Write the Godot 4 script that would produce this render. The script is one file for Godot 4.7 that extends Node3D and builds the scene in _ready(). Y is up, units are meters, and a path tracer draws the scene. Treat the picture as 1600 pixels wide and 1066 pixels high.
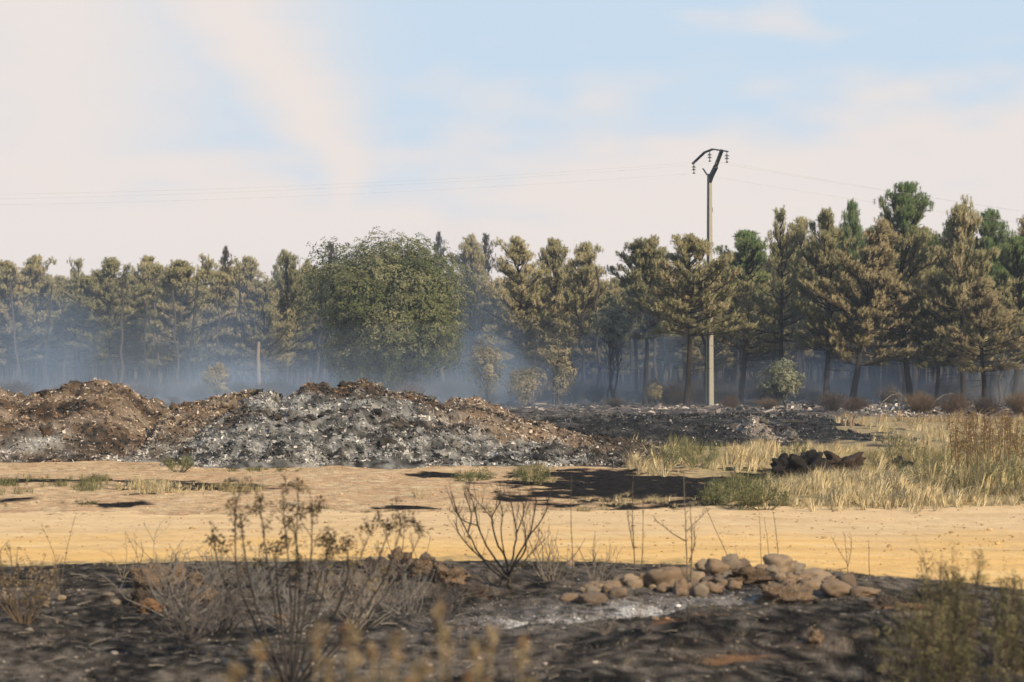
extends Node3D
# A burnt pine wood behind smouldering heaps, a sandy track and a charred foreground. Units are metres, y is up, the camera looks along -z.

const EYE := 1.7        # height of the camera over the track
const FOCAL := 3111.0   # focal length, in the photograph's pixels
const HORIZON := 576.0  # row of the horizon in the photograph

var rng := RandomNumberGenerator.new()
var n_soft := FastNoiseLite.new()
var n_mid := FastNoiseLite.new()
var n_fine := FastNoiseLite.new()
var n_cell := FastNoiseLite.new()
var used := {}
var M := {}


# ---------------------------------------------------------------- mesh builder
class MB:
	var v := PackedVector3Array()
	var n := PackedVector3Array()
	var c := PackedColorArray()

	func tri(a: Vector3, b: Vector3, d: Vector3, na: Vector3, nb: Vector3, nd: Vector3, col: Color) -> void:
		if (d - a).cross(b - a).dot(na + nb + nd) < 0.0:
			v.append(a); v.append(d); v.append(b)
			n.append(na); n.append(nd); n.append(nb)
		else:
			v.append(a); v.append(b); v.append(d)
			n.append(na); n.append(nb); n.append(nd)
		c.append(col); c.append(col); c.append(col)

	func quad(a: Vector3, b: Vector3, d: Vector3, e: Vector3, na: Vector3, nb: Vector3, nd: Vector3, ne: Vector3, col: Color) -> void:
		tri(a, b, d, na, nb, nd, col)
		tri(a, d, e, na, nd, ne, col)

	func flat(a: Vector3, b: Vector3, d: Vector3, e: Vector3, out: Vector3, col := Color.WHITE) -> void:
		var nn := (d - a).cross(b - a).normalized()
		if nn.dot(out) < 0.0:
			nn = -nn
		quad(a, b, d, e, nn, nn, nn, nn, col)

	func add(o: MB, t: Transform3D, col: Color) -> void:
		v.append_array(t * o.v)
		n.append_array(Transform3D(t.basis.orthonormalized(), Vector3.ZERO) * o.n)
		var k := PackedColorArray()
		k.resize(o.v.size())
		k.fill(col)
		c.append_array(k)

	func tube(p: PackedVector3Array, r0: float, r1: float, sides: int, col: Color, cap := false) -> void:
		var k := p.size()
		if k < 2:
			return
		var ring: Array = []
		var rn: Array = []
		for i in k:
			var dir: Vector3 = (p[mini(i + 1, k - 1)] - p[maxi(i - 1, 0)]).normalized()
			var side := dir.cross(Vector3.FORWARD if absf(dir.z) < 0.8 else Vector3.RIGHT).normalized()
			var other := side.cross(dir).normalized()
			var r := lerpf(r0, r1, float(i) / (k - 1))
			var a := PackedVector3Array()
			var b := PackedVector3Array()
			for s in sides:
				var t := TAU * s / sides
				var q := side * cos(t) + other * sin(t)
				b.append(q)
				a.append(p[i] + q * r)
			ring.append(a)
			rn.append(b)
		for i in k - 1:
			for s in sides:
				var s2 := (s + 1) % sides
				quad(ring[i][s], ring[i][s2], ring[i + 1][s2], ring[i + 1][s], rn[i][s], rn[i][s2], rn[i + 1][s2], rn[i + 1][s], col)
		if cap:
			var up: Vector3 = (p[k - 1] - p[k - 2]).normalized()
			for s in sides:
				tri(p[k - 1], ring[k - 1][s], ring[k - 1][(s + 1) % sides], up, up, up, col)

	func box(lo: Vector3, hi: Vector3, col := Color.WHITE) -> void:
		var x0 := lo.x; var y0 := lo.y; var z0 := lo.z
		var x1 := hi.x; var y1 := hi.y; var z1 := hi.z
		flat(Vector3(x0, y0, z1), Vector3(x1, y0, z1), Vector3(x1, y1, z1), Vector3(x0, y1, z1), Vector3.BACK, col)
		flat(Vector3(x0, y0, z0), Vector3(x1, y0, z0), Vector3(x1, y1, z0), Vector3(x0, y1, z0), Vector3.FORWARD, col)
		flat(Vector3(x0, y0, z0), Vector3(x0, y0, z1), Vector3(x0, y1, z1), Vector3(x0, y1, z0), Vector3.LEFT, col)
		flat(Vector3(x1, y0, z0), Vector3(x1, y0, z1), Vector3(x1, y1, z1), Vector3(x1, y1, z0), Vector3.RIGHT, col)
		flat(Vector3(x0, y1, z0), Vector3(x1, y1, z0), Vector3(x1, y1, z1), Vector3(x0, y1, z1), Vector3.UP, col)
		flat(Vector3(x0, y0, z0), Vector3(x1, y0, z0), Vector3(x1, y0, z1), Vector3(x0, y0, z1), Vector3.DOWN, col)

	func mesh() -> ArrayMesh:
		var a := []
		a.resize(Mesh.ARRAY_MAX)
		a[Mesh.ARRAY_VERTEX] = v
		a[Mesh.ARRAY_NORMAL] = n
		a[Mesh.ARRAY_COLOR] = c
		var m := ArrayMesh.new()
		m.add_surface_from_arrays(Mesh.PRIMITIVE_TRIANGLES, a)
		return m


# ---------------------------------------------------------------- naming
func numbered(called: String) -> String:
	var k: int = used.get(called, 0)
	used[called] = k + 1
	return called if k == 0 else "%s_%03d" % [called, k]

func tag(o: Node, label: String, category: String, group := "", kind := "") -> void:
	o.set_meta("label", label)
	if category:
		o.set_meta("category", category)
	if group:
		o.set_meta("group", group)
	if kind:
		o.set_meta("kind", kind)

func thing(called: String, label: String, category: String, at: Vector3, group := "") -> Node3D:
	var o := Node3D.new()
	o.name = numbered(called)
	add_child(o, true)
	o.position = at
	tag(o, label, category, group)
	return o

func part(called: String, mesh: Mesh, mat: Material, parent: Node3D) -> MeshInstance3D:
	var o := MeshInstance3D.new()
	o.name = called if parent != self else numbered(called)
	o.mesh = mesh
	o.material_override = mat
	parent.add_child(o, true)
	return o

func stuff(called: String, mesh: Mesh, mat: Material, where: Array, cols: PackedColorArray, parent: Node3D, label := "", category := "") -> MultiMeshInstance3D:
	var mm := MultiMesh.new()
	mm.transform_format = MultiMesh.TRANSFORM_3D
	mm.use_colors = true
	mm.mesh = mesh
	mm.instance_count = where.size()
	for i in where.size():
		mm.set_instance_transform(i, where[i])
		mm.set_instance_color(i, cols[i])
	var o := MultiMeshInstance3D.new()
	o.name = called if parent != self else numbered(called)
	o.multimesh = mm
	o.material_override = mat
	parent.add_child(o, true)
	o.set_meta("kind", "stuff")
	if label:
		o.set_meta("label", label)
	if category:
		o.set_meta("category", category)
	return o


# ---------------------------------------------------------------- measuring
func across(px: float, d: float) -> float:          # metres right of the view axis of a column of the photograph, d metres away
	return (px - 800.0) / FOCAL * d

func height_of(py: float, d: float) -> float:       # metres above the track of a row of the photograph, d metres away
	return EYE - (py - HORIZON) / FOCAL * d

func away(py: float) -> float:                      # how far the level ground is that shows in a row
	return FOCAL * EYE / (py - HORIZON)

func R(a: float, b: float) -> float:
	return rng.randf_range(a, b)

func table(t: Array, x: float) -> float:            # piecewise linear
	if x <= t[0].x:
		return t[0].y
	for i in t.size() - 1:
		if x <= t[i + 1].x:
			return lerpf(t[i].y, t[i + 1].y, (x - t[i].x) / (t[i + 1].x - t[i].x))
	return t[t.size() - 1].y

func lin(a: Color, b: Color, t: float) -> Color:
	return a.lerp(b, clampf(t, 0.0, 1.0))


# ---------------------------------------------------------------- materials
func noise_tex(size: int, freq: float, lo: float, hi: float, octaves := 5, kind := FastNoiseLite.TYPE_SIMPLEX_SMOOTH, seed_ := 1) -> NoiseTexture2D:
	var f := FastNoiseLite.new()
	f.noise_type = kind
	f.seed = seed_
	f.frequency = freq
	f.fractal_octaves = octaves
	f.fractal_gain = 0.62
	var t := NoiseTexture2D.new()
	t.width = size
	t.height = size
	t.seamless = true
	t.noise = f
	var g := Gradient.new()
	g.set_color(0, Color(lo, lo, lo).linear_to_srgb())
	g.set_color(1, Color(hi, hi, hi).linear_to_srgb())
	t.color_ramp = g
	return t

func surface(rough: float, tex: Texture2D = null, scale := 1.0, bump: Texture2D = null, depth := 1.0, world := true) -> StandardMaterial3D:
	var m := StandardMaterial3D.new()
	m.vertex_color_use_as_albedo = true
	m.roughness = rough
	m.metallic_specular = 0.3
	m.albedo_texture = tex
	if bump:
		m.heightmap_enabled = true
		m.heightmap_texture = bump
		m.heightmap_scale = depth
	if tex or bump:
		m.uv1_triplanar = true
		m.uv1_world_triplanar = world
		m.uv1_scale = Vector3.ONE * scale
	return m

func leafy(back: float) -> StandardMaterial3D:
	var m := StandardMaterial3D.new()
	m.vertex_color_use_as_albedo = true
	m.roughness = 0.75
	m.metallic_specular = 0.25
	m.backlight_enabled = true
	m.backlight = Color(back, back, back)
	return m

func make_materials() -> void:
	var coarse := noise_tex(1024, 0.012, 0.45, 1.0, 6, FastNoiseLite.TYPE_SIMPLEX_SMOOTH, 3)
	var grain := noise_tex(1024, 0.05, 0.0, 1.0, 5, FastNoiseLite.TYPE_SIMPLEX_SMOOTH, 9)
	var rocky := noise_tex(512, 0.02, 0.55, 1.0, 6, FastNoiseLite.TYPE_SIMPLEX_SMOOTH, 5)
	var faint := noise_tex(1024, 0.01, 0.8, 1.0, 6, FastNoiseLite.TYPE_SIMPLEX_SMOOTH, 12)
	M.soil = surface(0.95, coarse, 0.35, grain, 2.5)
	M.sand = surface(0.95, faint, 0.4, grain, 0.8)
	M.char = surface(0.9, coarse, 0.9, grain, 3.0)
	for q in [M.char, M.soil, M.sand]:
		q.metallic_specular = 0.1
	M.heap = surface(0.9, coarse, 1.1, grain, 4.0)
	M.chip = surface(0.9)
	M.stone = surface(0.8, rocky, 3.0, grain, 0.5, false)
	M.bark = surface(0.95, rocky, 1.6, grain, 2.0, false)
	M.twig = surface(0.9)
	M.needle = leafy(0.85)
	M.leaf = leafy(0.8)
	M.blade = leafy(0.6)
	M.concrete = surface(0.9, rocky, 1.5, grain, 0.3, false)
	M.steel = surface(0.55)
	M.steel.metallic = 0.4
	M.glass = surface(0.3)


# ---------------------------------------------------------------- sky
func make_sky() -> PanoramaSkyMaterial:
	var w := 2048
	var h := 1024
	var im := Image.create_empty(w, h, false, Image.FORMAT_RGBF)
	var streak := FastNoiseLite.new()
	streak.seed = 21
	streak.frequency = 1.0
	streak.fractal_octaves = 5
	var blue_low := Color(0.515, 0.640, 0.765)
	var blue_high := Color(0.30, 0.46, 0.72)
	var cream := Color(0.765, 0.695, 0.655)
	for j in h:
		var el := 90.0 - (j + 0.5) / h * 180.0
		if el < -2.0:
			im.fill_rect(Rect2i(0, j, w, h - j), Color(0.45, 0.40, 0.36))
			break
		var ce := cos(deg_to_rad(el))
		var se := sin(deg_to_rad(el))
		for i in w:
			var az := (i + 0.5) / w * 360.0
			if az > 180.0:
				az -= 360.0
			var a := deg_to_rad(az)
			var dir := Vector3(sin(a) * ce, se, -cos(a) * ce)
			# thin smoke and cirrus, in streaks that lie flat
			var s := streak.get_noise_3d(dir.x * 4.5, dir.y * 22.0, dir.z * 4.5) + 0.5 * streak.get_noise_3d(dir.x * 17.0 + 5.0, dir.y * 60.0, dir.z * 17.0)
			var m := smoothstep(9.0, 4.4, el + s * 3.0)
			m = maxf(m, smoothstep(0.22, 0.8, s) * 0.6)
			# the smoke plume that rises over the left of the wood, and what drifts beside it
			var axis := -8.4 + (10.6 - el) * 0.8 if el > 5.5 else -4.3 - (5.5 - el) * 0.3
			var wide := 3.3 - (10.6 - el) * 0.42
			var plume := exp(-pow((az - axis + s * 0.9) / maxf(wide, 0.9), 2.0)) * smoothstep(24.0, 12.0, el)
			m = maxf(m, plume)
			var drift := exp(-pow((az + 13.2 + s * 1.5) / 5.2, 2.0)) * smoothstep(22.0, 10.0, el)
			m = maxf(m, drift * 0.95)
			var bank := smoothstep(1.5, -1.2, el - 6.6 - (az - 2.0) * 0.055 + s * 2.2) * smoothstep(-3.0, 2.0, az)
			m = maxf(m, bank * 0.95)
			var c := blue_low.lerp(blue_high, smoothstep(6.0, 75.0, el))
			c = c.lerp(cream, clampf(m, 0.0, 1.0) * 0.98)
			im.set_pixel(i, j, c)
	var p := PanoramaSkyMaterial.new()
	p.panorama = ImageTexture.create_from_image(im)
	return p


# ---------------------------------------------------------------- ground
var edge_char := [Vector2(-9, 17.0), Vector2(-4.4, 17.1), Vector2(-3.3, 17.4), Vector2(-2.2, 17.7), Vector2(0, 17.5), Vector2(1.1, 17.2), Vector2(2.2, 16.8), Vector2(3.3, 16.0), Vector2(4.3, 14.6), Vector2(6, 12.5), Vector2(9, 9.5)]
var edge_verge := [Vector2(-9, 23.4), Vector2(-4, 23.4), Vector2(0, 23.8), Vector2(2, 24.0), Vector2(4, 24.4), Vector2(8, 25.0)]
var burns: Array = []     # burnt patches on the verge: centre x, distance, half sizes

func bump_at(x: float, d: float, cx: float, cd: float, rx: float, rd: float) -> float:
	return exp(-pow((x - cx) / rx, 2.0) - pow((d - cd) / rd, 2.0))

func zone(x: float, d: float) -> int:        # 0 ground, 1 track, 2 burnt foreground
	var w := n_mid.get_noise_2d(x * 1.3, d * 1.3) * 0.35 + n_fine.get_noise_2d(x * 1.6, d * 1.6) * 0.35 + n_fine.get_noise_2d(x * 7.0, d * 7.0) * 0.12
	if d < table(edge_char, x) + w:
		return 2
	if d < table(edge_verge, x) + w * 1.4:
		return 1
	return 0

func ground_y(x: float, d: float) -> float:
	var y := 0.0
	if d < 40.0:
		y += n_soft.get_noise_2d(x * 0.35, d * 0.35) * 0.03
		y += 0.26 * bump_at(x, d, 1.75, 11.7, 1.4, 1.15)
		y += 0.08 * bump_at(x, d, 1.75, 15.3, 1.2, 0.7)
		y += 0.10 * bump_at(x, d, -2.55, 15.0, 0.6, 0.7)
		y += 0.10 * bump_at(x, d, -0.75, 15.6, 1.0, 0.5)
		y -= 0.05 * bump_at(x, d, 0.3, 13.3, 0.8, 0.8)
		var z := clampf((table(edge_char, x) + 0.1 - d) / 0.8, 0.0, 1.0)
		if z > 0.0:
			y += z * (0.04 * n_mid.get_noise_2d(x * 1.1, d * 1.1) + 0.05 * n_fine.get_noise_2d(x * 1.3, d * 1.3) + 0.028 * n_fine.get_noise_2d(x * 4.0 + 9.0, d * 4.0) + 0.02)
		else:
			y += 0.010 * n_fine.get_noise_2d(x * 0.9, d * 1.9)
		if d > 23.5:
			y += clampf((d - 23.5) / 2.0, 0.0, 1.0) * (0.03 + 0.06 * n_mid.get_noise_2d(x * 0.8, d * 0.5) + 0.02 * n_fine.get_noise_2d(x, d))
	else:
		var k := clampf((d - 40.0) / 8.0, 0.0, 1.0) * clampf((115.0 - d) / 20.0, 0.2, 1.0)
		y += (1.0 - k) * 0.03 + k * (0.16 * n_mid.get_noise_2d(x * 0.35, d * 0.25) + 0.10 * n_fine.get_noise_2d(x * 0.5, d * 0.4) + 0.02)
	return y

func ground_color(x: float, d: float, zn: int) -> Color:
	var a := n_mid.get_noise_2d(x * 1.1 + 40.0, d * 0.9)
	var b := n_fine.get_noise_2d(x * 1.7, d * 1.7 + 20.0)
	var f := n_fine.get_noise_2d(x * 6.0, d * 6.0)
	if zn == 2:
		var c := Color(0.034, 0.031, 0.029)
		c = lin(c, Color(0.20, 0.163, 0.133), 0.42 + a * 1.7 + b * 1.3)
		var g := n_fine.get_noise_2d(x * 9.0 + 11.0, d * 7.0)
		c = lin(c, Color(0.32, 0.265, 0.218), (f - 0.03) * 1.1 + b * 0.5 + g * 0.9)
		c = lin(c, Color(0.014, 0.013, 0.013), (-0.02 - g - f * 0.6) * 1.7)
		c = lin(c, Color(0.23, 0.185, 0.15), (n_fine.get_noise_2d(x * 4.0 + 70.0, d * 3.0) + g * 0.5 - 0.34) * 2.0)
		# ash, where things burnt through to white
		var ash := bump_at(x, d, 0.15, 13.3, 0.75, 0.85) * 0.95 + bump_at(x, d, 0.95, 13.9, 0.55, 0.6) * 0.9 + bump_at(x, d, 1.75, 14.2, 0.5, 0.45) * 0.9 + bump_at(x, d, -0.5, 11.0, 0.5, 0.25) * 0.5
		c = lin(c, Color(0.34, 0.305, 0.285), ash * (0.85 + b * 0.9 + f * 0.9 + g * 0.8))
		var white := bump_at(x, d, 0.40, 13.25, 0.46, 0.30) * 1.3 + bump_at(x, d, 0.95, 13.9, 0.35, 0.35) * 0.8 + bump_at(x, d, 1.8, 14.0, 0.3, 0.2) * 0.6
		c = lin(c, Color(0.72, 0.675, 0.64), (white * 1.3 - 0.38 + (b * 0.5 + f * 0.9 + g * 0.9) * minf(white * 2.0, 1.0)) * 1.5)
		# scorched, reddened earth
		var red := bump_at(x, d, 0.95, 11.75, 0.15, 0.13) * 1.1 + bump_at(x, d, 1.22, 11.8, 0.1, 0.12) * 1.1 + bump_at(x, d, 1.17, 10.75, 0.2, 0.1) * 1.3 + bump_at(x, d, 2.45, 13.6, 0.3, 0.25) + bump_at(x, d, 2.75, 13.2, 0.25, 0.3) + bump_at(x, d, -0.35, 12.9, 0.25, 0.15) * 0.7
		c = lin(c, Color(0.34, 0.175, 0.085), (red - 0.3 + g * 0.6 + f * 0.4) * 1.2 * minf(1.0, red * 2.0))
		var pale := bump_at(x, d, -1.5, 15.2, 1.8, 0.9) * 0.85 + bump_at(x, d, 1.8, 12.6, 0.8, 0.5) * 0.5 + bump_at(x, d, -2.4, 12.4, 0.8, 0.4) * 0.4 + bump_at(x, d, 0.0, 11.0, 0.5, 0.3) * 0.8 + bump_at(x, d, 1.6, 10.9, 0.6, 0.2) * 0.5
		return lin(c, Color(0.22, 0.165, 0.125), pale * (0.45 + b * 1.6 + f))
	if zn == 1:
		var t := clampf((d - 17.5) / 6.0, 0.0, 1.0)
		var c := Color(0.68, 0.42, 0.165).lerp(Color(0.62, 0.43, 0.245), smoothstep(0.15, 0.75, t + a * 0.25))
		var track := n_fine.get_noise_2d(x * 0.22, d * 1.5)
		c = lin(c, Color(0.72, 0.52, 0.28), track * 0.7)
		c = lin(c, Color(0.46, 0.30, 0.15), -track * 0.7 - 0.03)
		for rut in [18.6, 20.3, 21.6, 22.9]:
			var off: float = d - rut - n_soft.get_noise_2d(x * 0.12, rut) * 0.9
			c = lin(c, Color(0.50, 0.325, 0.155), exp(-off * off / 0.03) * (0.12 + b * 1.2))
			c = lin(c, Color(0.76, 0.56, 0.32), exp(-pow(off - 0.3, 2.0) / 0.02) * (0.1 + b * 1.0))
		var rim := absf(d - table(edge_char, x))
		c = lin(c, Color(0.30, 0.22, 0.11), (0.5 - rim) * 1.6 + b * 1.5 + f * 0.8)
		return lin(c, Color(0.36, 0.25, 0.14), (f - 0.25) * 1.5)
	if d < 43.0:
		var c := Color(0.70, 0.465, 0.265)
		c = lin(c, Color(0.60, 0.38, 0.22), 0.35 + a * 1.6)
		c = lin(c, Color(0.76, 0.57, 0.35), b * 1.7 + 0.1)
		c = lin(c, Color(0.36, 0.24, 0.13), (f - 0.1) * 1.3)
		if x > 1.5:
			c = lin(c, Color(0.47, 0.35, 0.18), (x - 1.5) * 0.5)
		var burn := 0.0
		for q in burns:
			burn = maxf(burn, 1.6 - Vector2((x - q[0]) / q[2], (d - q[1]) / q[3]).length() * 1.3 + b * 1.0 + a * 0.9)
		return lin(c, Color(0.016, 0.015, 0.0145).lerp(Color(0.042, 0.036, 0.032), clampf(f * 1.6 + 0.25, 0.0, 1.0)), burn * 3.4)
	# the burnt field behind the heaps, dry grass to its right, the floor of the wood
	var c := Color(0.045, 0.042, 0.042).lerp(Color(0.16, 0.145, 0.14), clampf(b * 1.5 + f * 0.7, 0.0, 1.0))
	var dry := smoothstep(-0.6, 1.2, x - (7.6 + (d - 45.0) * 0.08) + a * 4.0) * smoothstep(78.0, 66.0, d)
	c = lin(c, Color(0.45, 0.34, 0.19), dry)
	c = lin(c, Color(0.085, 0.072, 0.066).lerp(Color(0.34, 0.27, 0.23), clampf(a * 1.7 + f * 0.8 - 0.15, 0.0, 1.0)), (d - 66.0) / 8.0)
	return lin(c, Color(0.10, 0.075, 0.06).lerp(Color(0.17, 0.125, 0.09), clampf(b + 0.4, 0.0, 1.0)), (d - 86.0) / 8.0)

func steps(list: Array) -> PackedFloat32Array:   # [start, [end, step], ...] into coordinates
	var out := PackedFloat32Array([list[0]])
	for k in range(1, list.size()):
		var from := out[out.size() - 1]
		var to: float = list[k][0]
		var n := maxi(1, int(round(absf(to - from) / list[k][1])))
		for i in n:
			out.append(lerpf(from, to, float(i + 1) / n))
	return out

func make_ground() -> void:
	var xs := steps([-700.0, [-200.0, 100.0], [-60.0, 20.0], [-30.0, 3.0], [-12.0, 0.7], [-6.0, 0.14], [6.0, 0.055], [12.0, 0.14], [30.0, 0.7], [60.0, 3.0], [200.0, 20.0], [700.0, 100.0]])
	var ds := steps([-60.0, [-10.0, 10.0], [6.0, 2.0], [9.0, 0.3], [20.0, 0.055], [36.0, 0.11], [60.0, 0.35], [110.0, 1.0], [200.0, 10.0], [900.0, 100.0]])
	var nx := xs.size()
	var nd := ds.size()
	var hs := PackedFloat32Array()
	hs.resize(nx * nd)
	var cs := PackedColorArray()
	cs.resize(nx * nd)
	var zs := PackedByteArray()
	zs.resize(nx * nd)
	for j in nd:
		for i in nx:
			var k := j * nx + i
			hs[k] = ground_y(xs[i], ds[j])
			zs[k] = zone(xs[i], ds[j])
			cs[k] = ground_color(xs[i], ds[j], zs[k])
	var names := ["ground", "sandy_track_road", "burnt_ground"]
	var labels := ["pale bare soil of the verge and burnt field under heaps and trees", "ochre sandy track crossing behind the charred foreground", "charred black ground with ash patches in front of the sandy track"]
	var mats := [M.soil, M.sand, M.char]
	for which in 3:
		var remap := PackedInt32Array()
		remap.resize(nx * nd)
		remap.fill(-1)
		var v := PackedVector3Array()
		var n := PackedVector3Array()
		var c := PackedColorArray()
		var idx := PackedInt32Array()
		for j in nd - 1:
			for i in nx - 1:
				var k := j * nx + i
				if zs[k] != which:
					continue
				for q in [k, k + nx, k + 1, k + 1, k + nx, k + nx + 1]:
					if remap[q] < 0:
						remap[q] = v.size()
						var qi: int = q % nx
						var qj: int = q / nx
						var i0 := maxi(qi - 1, 0)
						var i1 := mini(qi + 1, nx - 1)
						var j0 := maxi(qj - 1, 0)
						var j1 := mini(qj + 1, nd - 1)
						var sx := (hs[qj * nx + i1] - hs[qj * nx + i0]) / (xs[i1] - xs[i0])
						var sz := (hs[j1 * nx + qi] - hs[j0 * nx + qi]) / (ds[j0] - ds[j1])
						v.append(Vector3(xs[qi], hs[q], -ds[qj]))
						n.append(Vector3(-sx, 1, -sz).normalized())
						c.append(cs[q])
					idx.append(remap[q])
		var a := []
		a.resize(Mesh.ARRAY_MAX)
		a[Mesh.ARRAY_VERTEX] = v
		a[Mesh.ARRAY_NORMAL] = n
		a[Mesh.ARRAY_COLOR] = c
		a[Mesh.ARRAY_INDEX] = idx
		var m := ArrayMesh.new()
		m.add_surface_from_arrays(Mesh.PRIMITIVE_TRIANGLES, a)
		var o := part(names[which], m, mats[which], self)
		o.set_meta("label", labels[which])
		o.set_meta("kind", "structure")


# ---------------------------------------------------------------- lumps: stones, clods, chips
func lump(seed_: int, rings: int, sides: int, rough: float, square := 0.0) -> MB:    # a rough ball of radius 1
	var f := FastNoiseLite.new()
	f.seed = seed_
	f.frequency = 0.55
	f.fractal_octaves = 3
	var p := []
	for j in rings + 1:
		var row := PackedVector3Array()
		for i in sides:
			var t := PI * j / rings
			var a := TAU * i / sides
			var q := Vector3(sin(t) * cos(a), cos(t), sin(t) * sin(a))
			var r := 1.0 + rough * f.get_noise_3d(q.x * 2.0, q.y * 2.0, q.z * 2.0) * 2.0
			if square > 0.0:
				var mx := maxf(absf(q.x), maxf(absf(q.y), absf(q.z)))
				r = lerpf(r, r / mx * 0.85, square)
			row.append(q * r)
		p.append(row)
	var nn := []
	for j in rings + 1:
		var row := PackedVector3Array()
		for i in sides:
			var up: Vector3 = p[maxi(j - 1, 0)][i]
			var down: Vector3 = p[mini(j + 1, rings)][i]
			var left: Vector3 = p[j][(i + sides - 1) % sides]
			var right: Vector3 = p[j][(i + 1) % sides]
			var q := (right - left).cross(up - down)
			if q.length() < 1e-5:
				q = p[j][i]
			q = q.normalized()
			row.append(q if q.dot(p[j][i]) > 0.0 else -q)
		nn.append(row)
	var m := MB.new()
	for j in rings:
		for i in sides:
			var i2 := (i + 1) % sides
			m.quad(p[j][i], p[j][i2], p[j + 1][i2], p[j + 1][i], nn[j][i], nn[j][i2], nn[j + 1][i2], nn[j + 1][i], Color.WHITE)
	return m

func flake(seed_: int) -> MB:     # a torn, bent scrap of bark: 12 triangles
	var r := RandomNumberGenerator.new()
	r.seed = seed_
	var m := MB.new()
	var top := PackedVector3Array()
	var low := PackedVector3Array()
	for i in 5:
		var a := TAU * i / 5 + r.randf_range(-0.4, 0.4)
		var q := Vector3(cos(a) * r.randf_range(0.6, 1.3), r.randf_range(-0.25, 0.35), sin(a) * r.randf_range(0.4, 0.8))
		top.append(q)
		low.append(q * Vector3(0.9, 1, 0.9) - Vector3(0, r.randf_range(0.2, 0.45), 0))
	for i in 5:
		m.flat(top[i], top[(i + 1) % 5], low[(i + 1) % 5], low[i], (top[i] + top[(i + 1) % 5]) * Vector3(1, 0, 1))
	for i in [1, 2, 3]:
		m.flat(top[0], top[i], top[i + 1], top[i + 1], Vector3.UP)
	return m

func spin() -> Basis:
	return Basis(Vector3(R(-1, 1), R(-1, 1), R(-1, 1)).normalized(), R(0, TAU))


# ---------------------------------------------------------------- heaps
func heap_tone(style: String, px: float, t: float, hgt: float, x: float, d: float) -> Color:
	var a := n_mid.get_noise_2d(x * 1.2, d * 1.6 + hgt * 1.5)
	var b := n_fine.get_noise_2d(x * 1.6 + 30.0, d * 2.0 + hgt * 2.0)
	var e := n_fine.get_noise_2d(x * 3.2 + 80.0, d * 4.0 + hgt * 4.0)
	var brown := Color(0.125, 0.075, 0.045).lerp(Color(0.24, 0.16, 0.10), clampf(0.4 + b * 1.4, 0.0, 1.0))
	var tan_ := Color(0.42, 0.32, 0.235).lerp(Color(0.29, 0.20, 0.135), clampf(0.4 + b * 1.5, 0.0, 1.0))
	var ash := Color(0.46, 0.44, 0.415).lerp(Color(0.13, 0.125, 0.12), clampf(0.5 + b * 2.2, 0.0, 1.0))
	var soot := Color(0.04, 0.038, 0.037)
	if style == "main":
		var low := clampf(1.15 - t * 1.05, 0.0, 1.0)
		var c := lin(brown, ash, low * 1.7 + a * 1.5 - 0.05)
		c = lin(c, tan_, smoothstep(620.0, 760.0, px) * (0.75 + a * 1.2) * smoothstep(0.15, 0.5, t))
		c = lin(c, ash, smoothstep(0.42, 0.2, t) * 0.75)
		c = lin(c, soot.lerp(brown, 0.35), smoothstep(860.0, 960.0, px) * 0.8)
		return lin(c, soot, (0.02 - a * 0.9 - e * 1.3) * 1.6)
	if style == "brown":
		var c := lin(brown, tan_, 0.45 + a * 1.7)
		c = lin(c, ash, smoothstep(0.42, 0.12, t) * 0.9 + (a - 0.3))
		return lin(c, soot, (-0.02 - a * 0.8 - e * 1.1) * 1.6)
	if style == "tan":
		var c := lin(tan_, brown, 0.3 + a * 1.5)
		c = lin(c, ash, smoothstep(0.5, 0.1, t) * 0.7)
		return lin(c, soot, (-0.08 - a * 0.5 - e * 1.2) * 1.6)
	if style == "black":
		return lin(soot.lerp(Color(0.03, 0.03, 0.032), 0.5), Color(0.17, 0.155, 0.15), a * 1.3 + b * 0.8 - 0.05)
	return lin(Color(0.40, 0.33, 0.275), Color(0.13, 0.12, 0.115), 0.35 + a * 1.6 + b)     # "pale"

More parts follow.
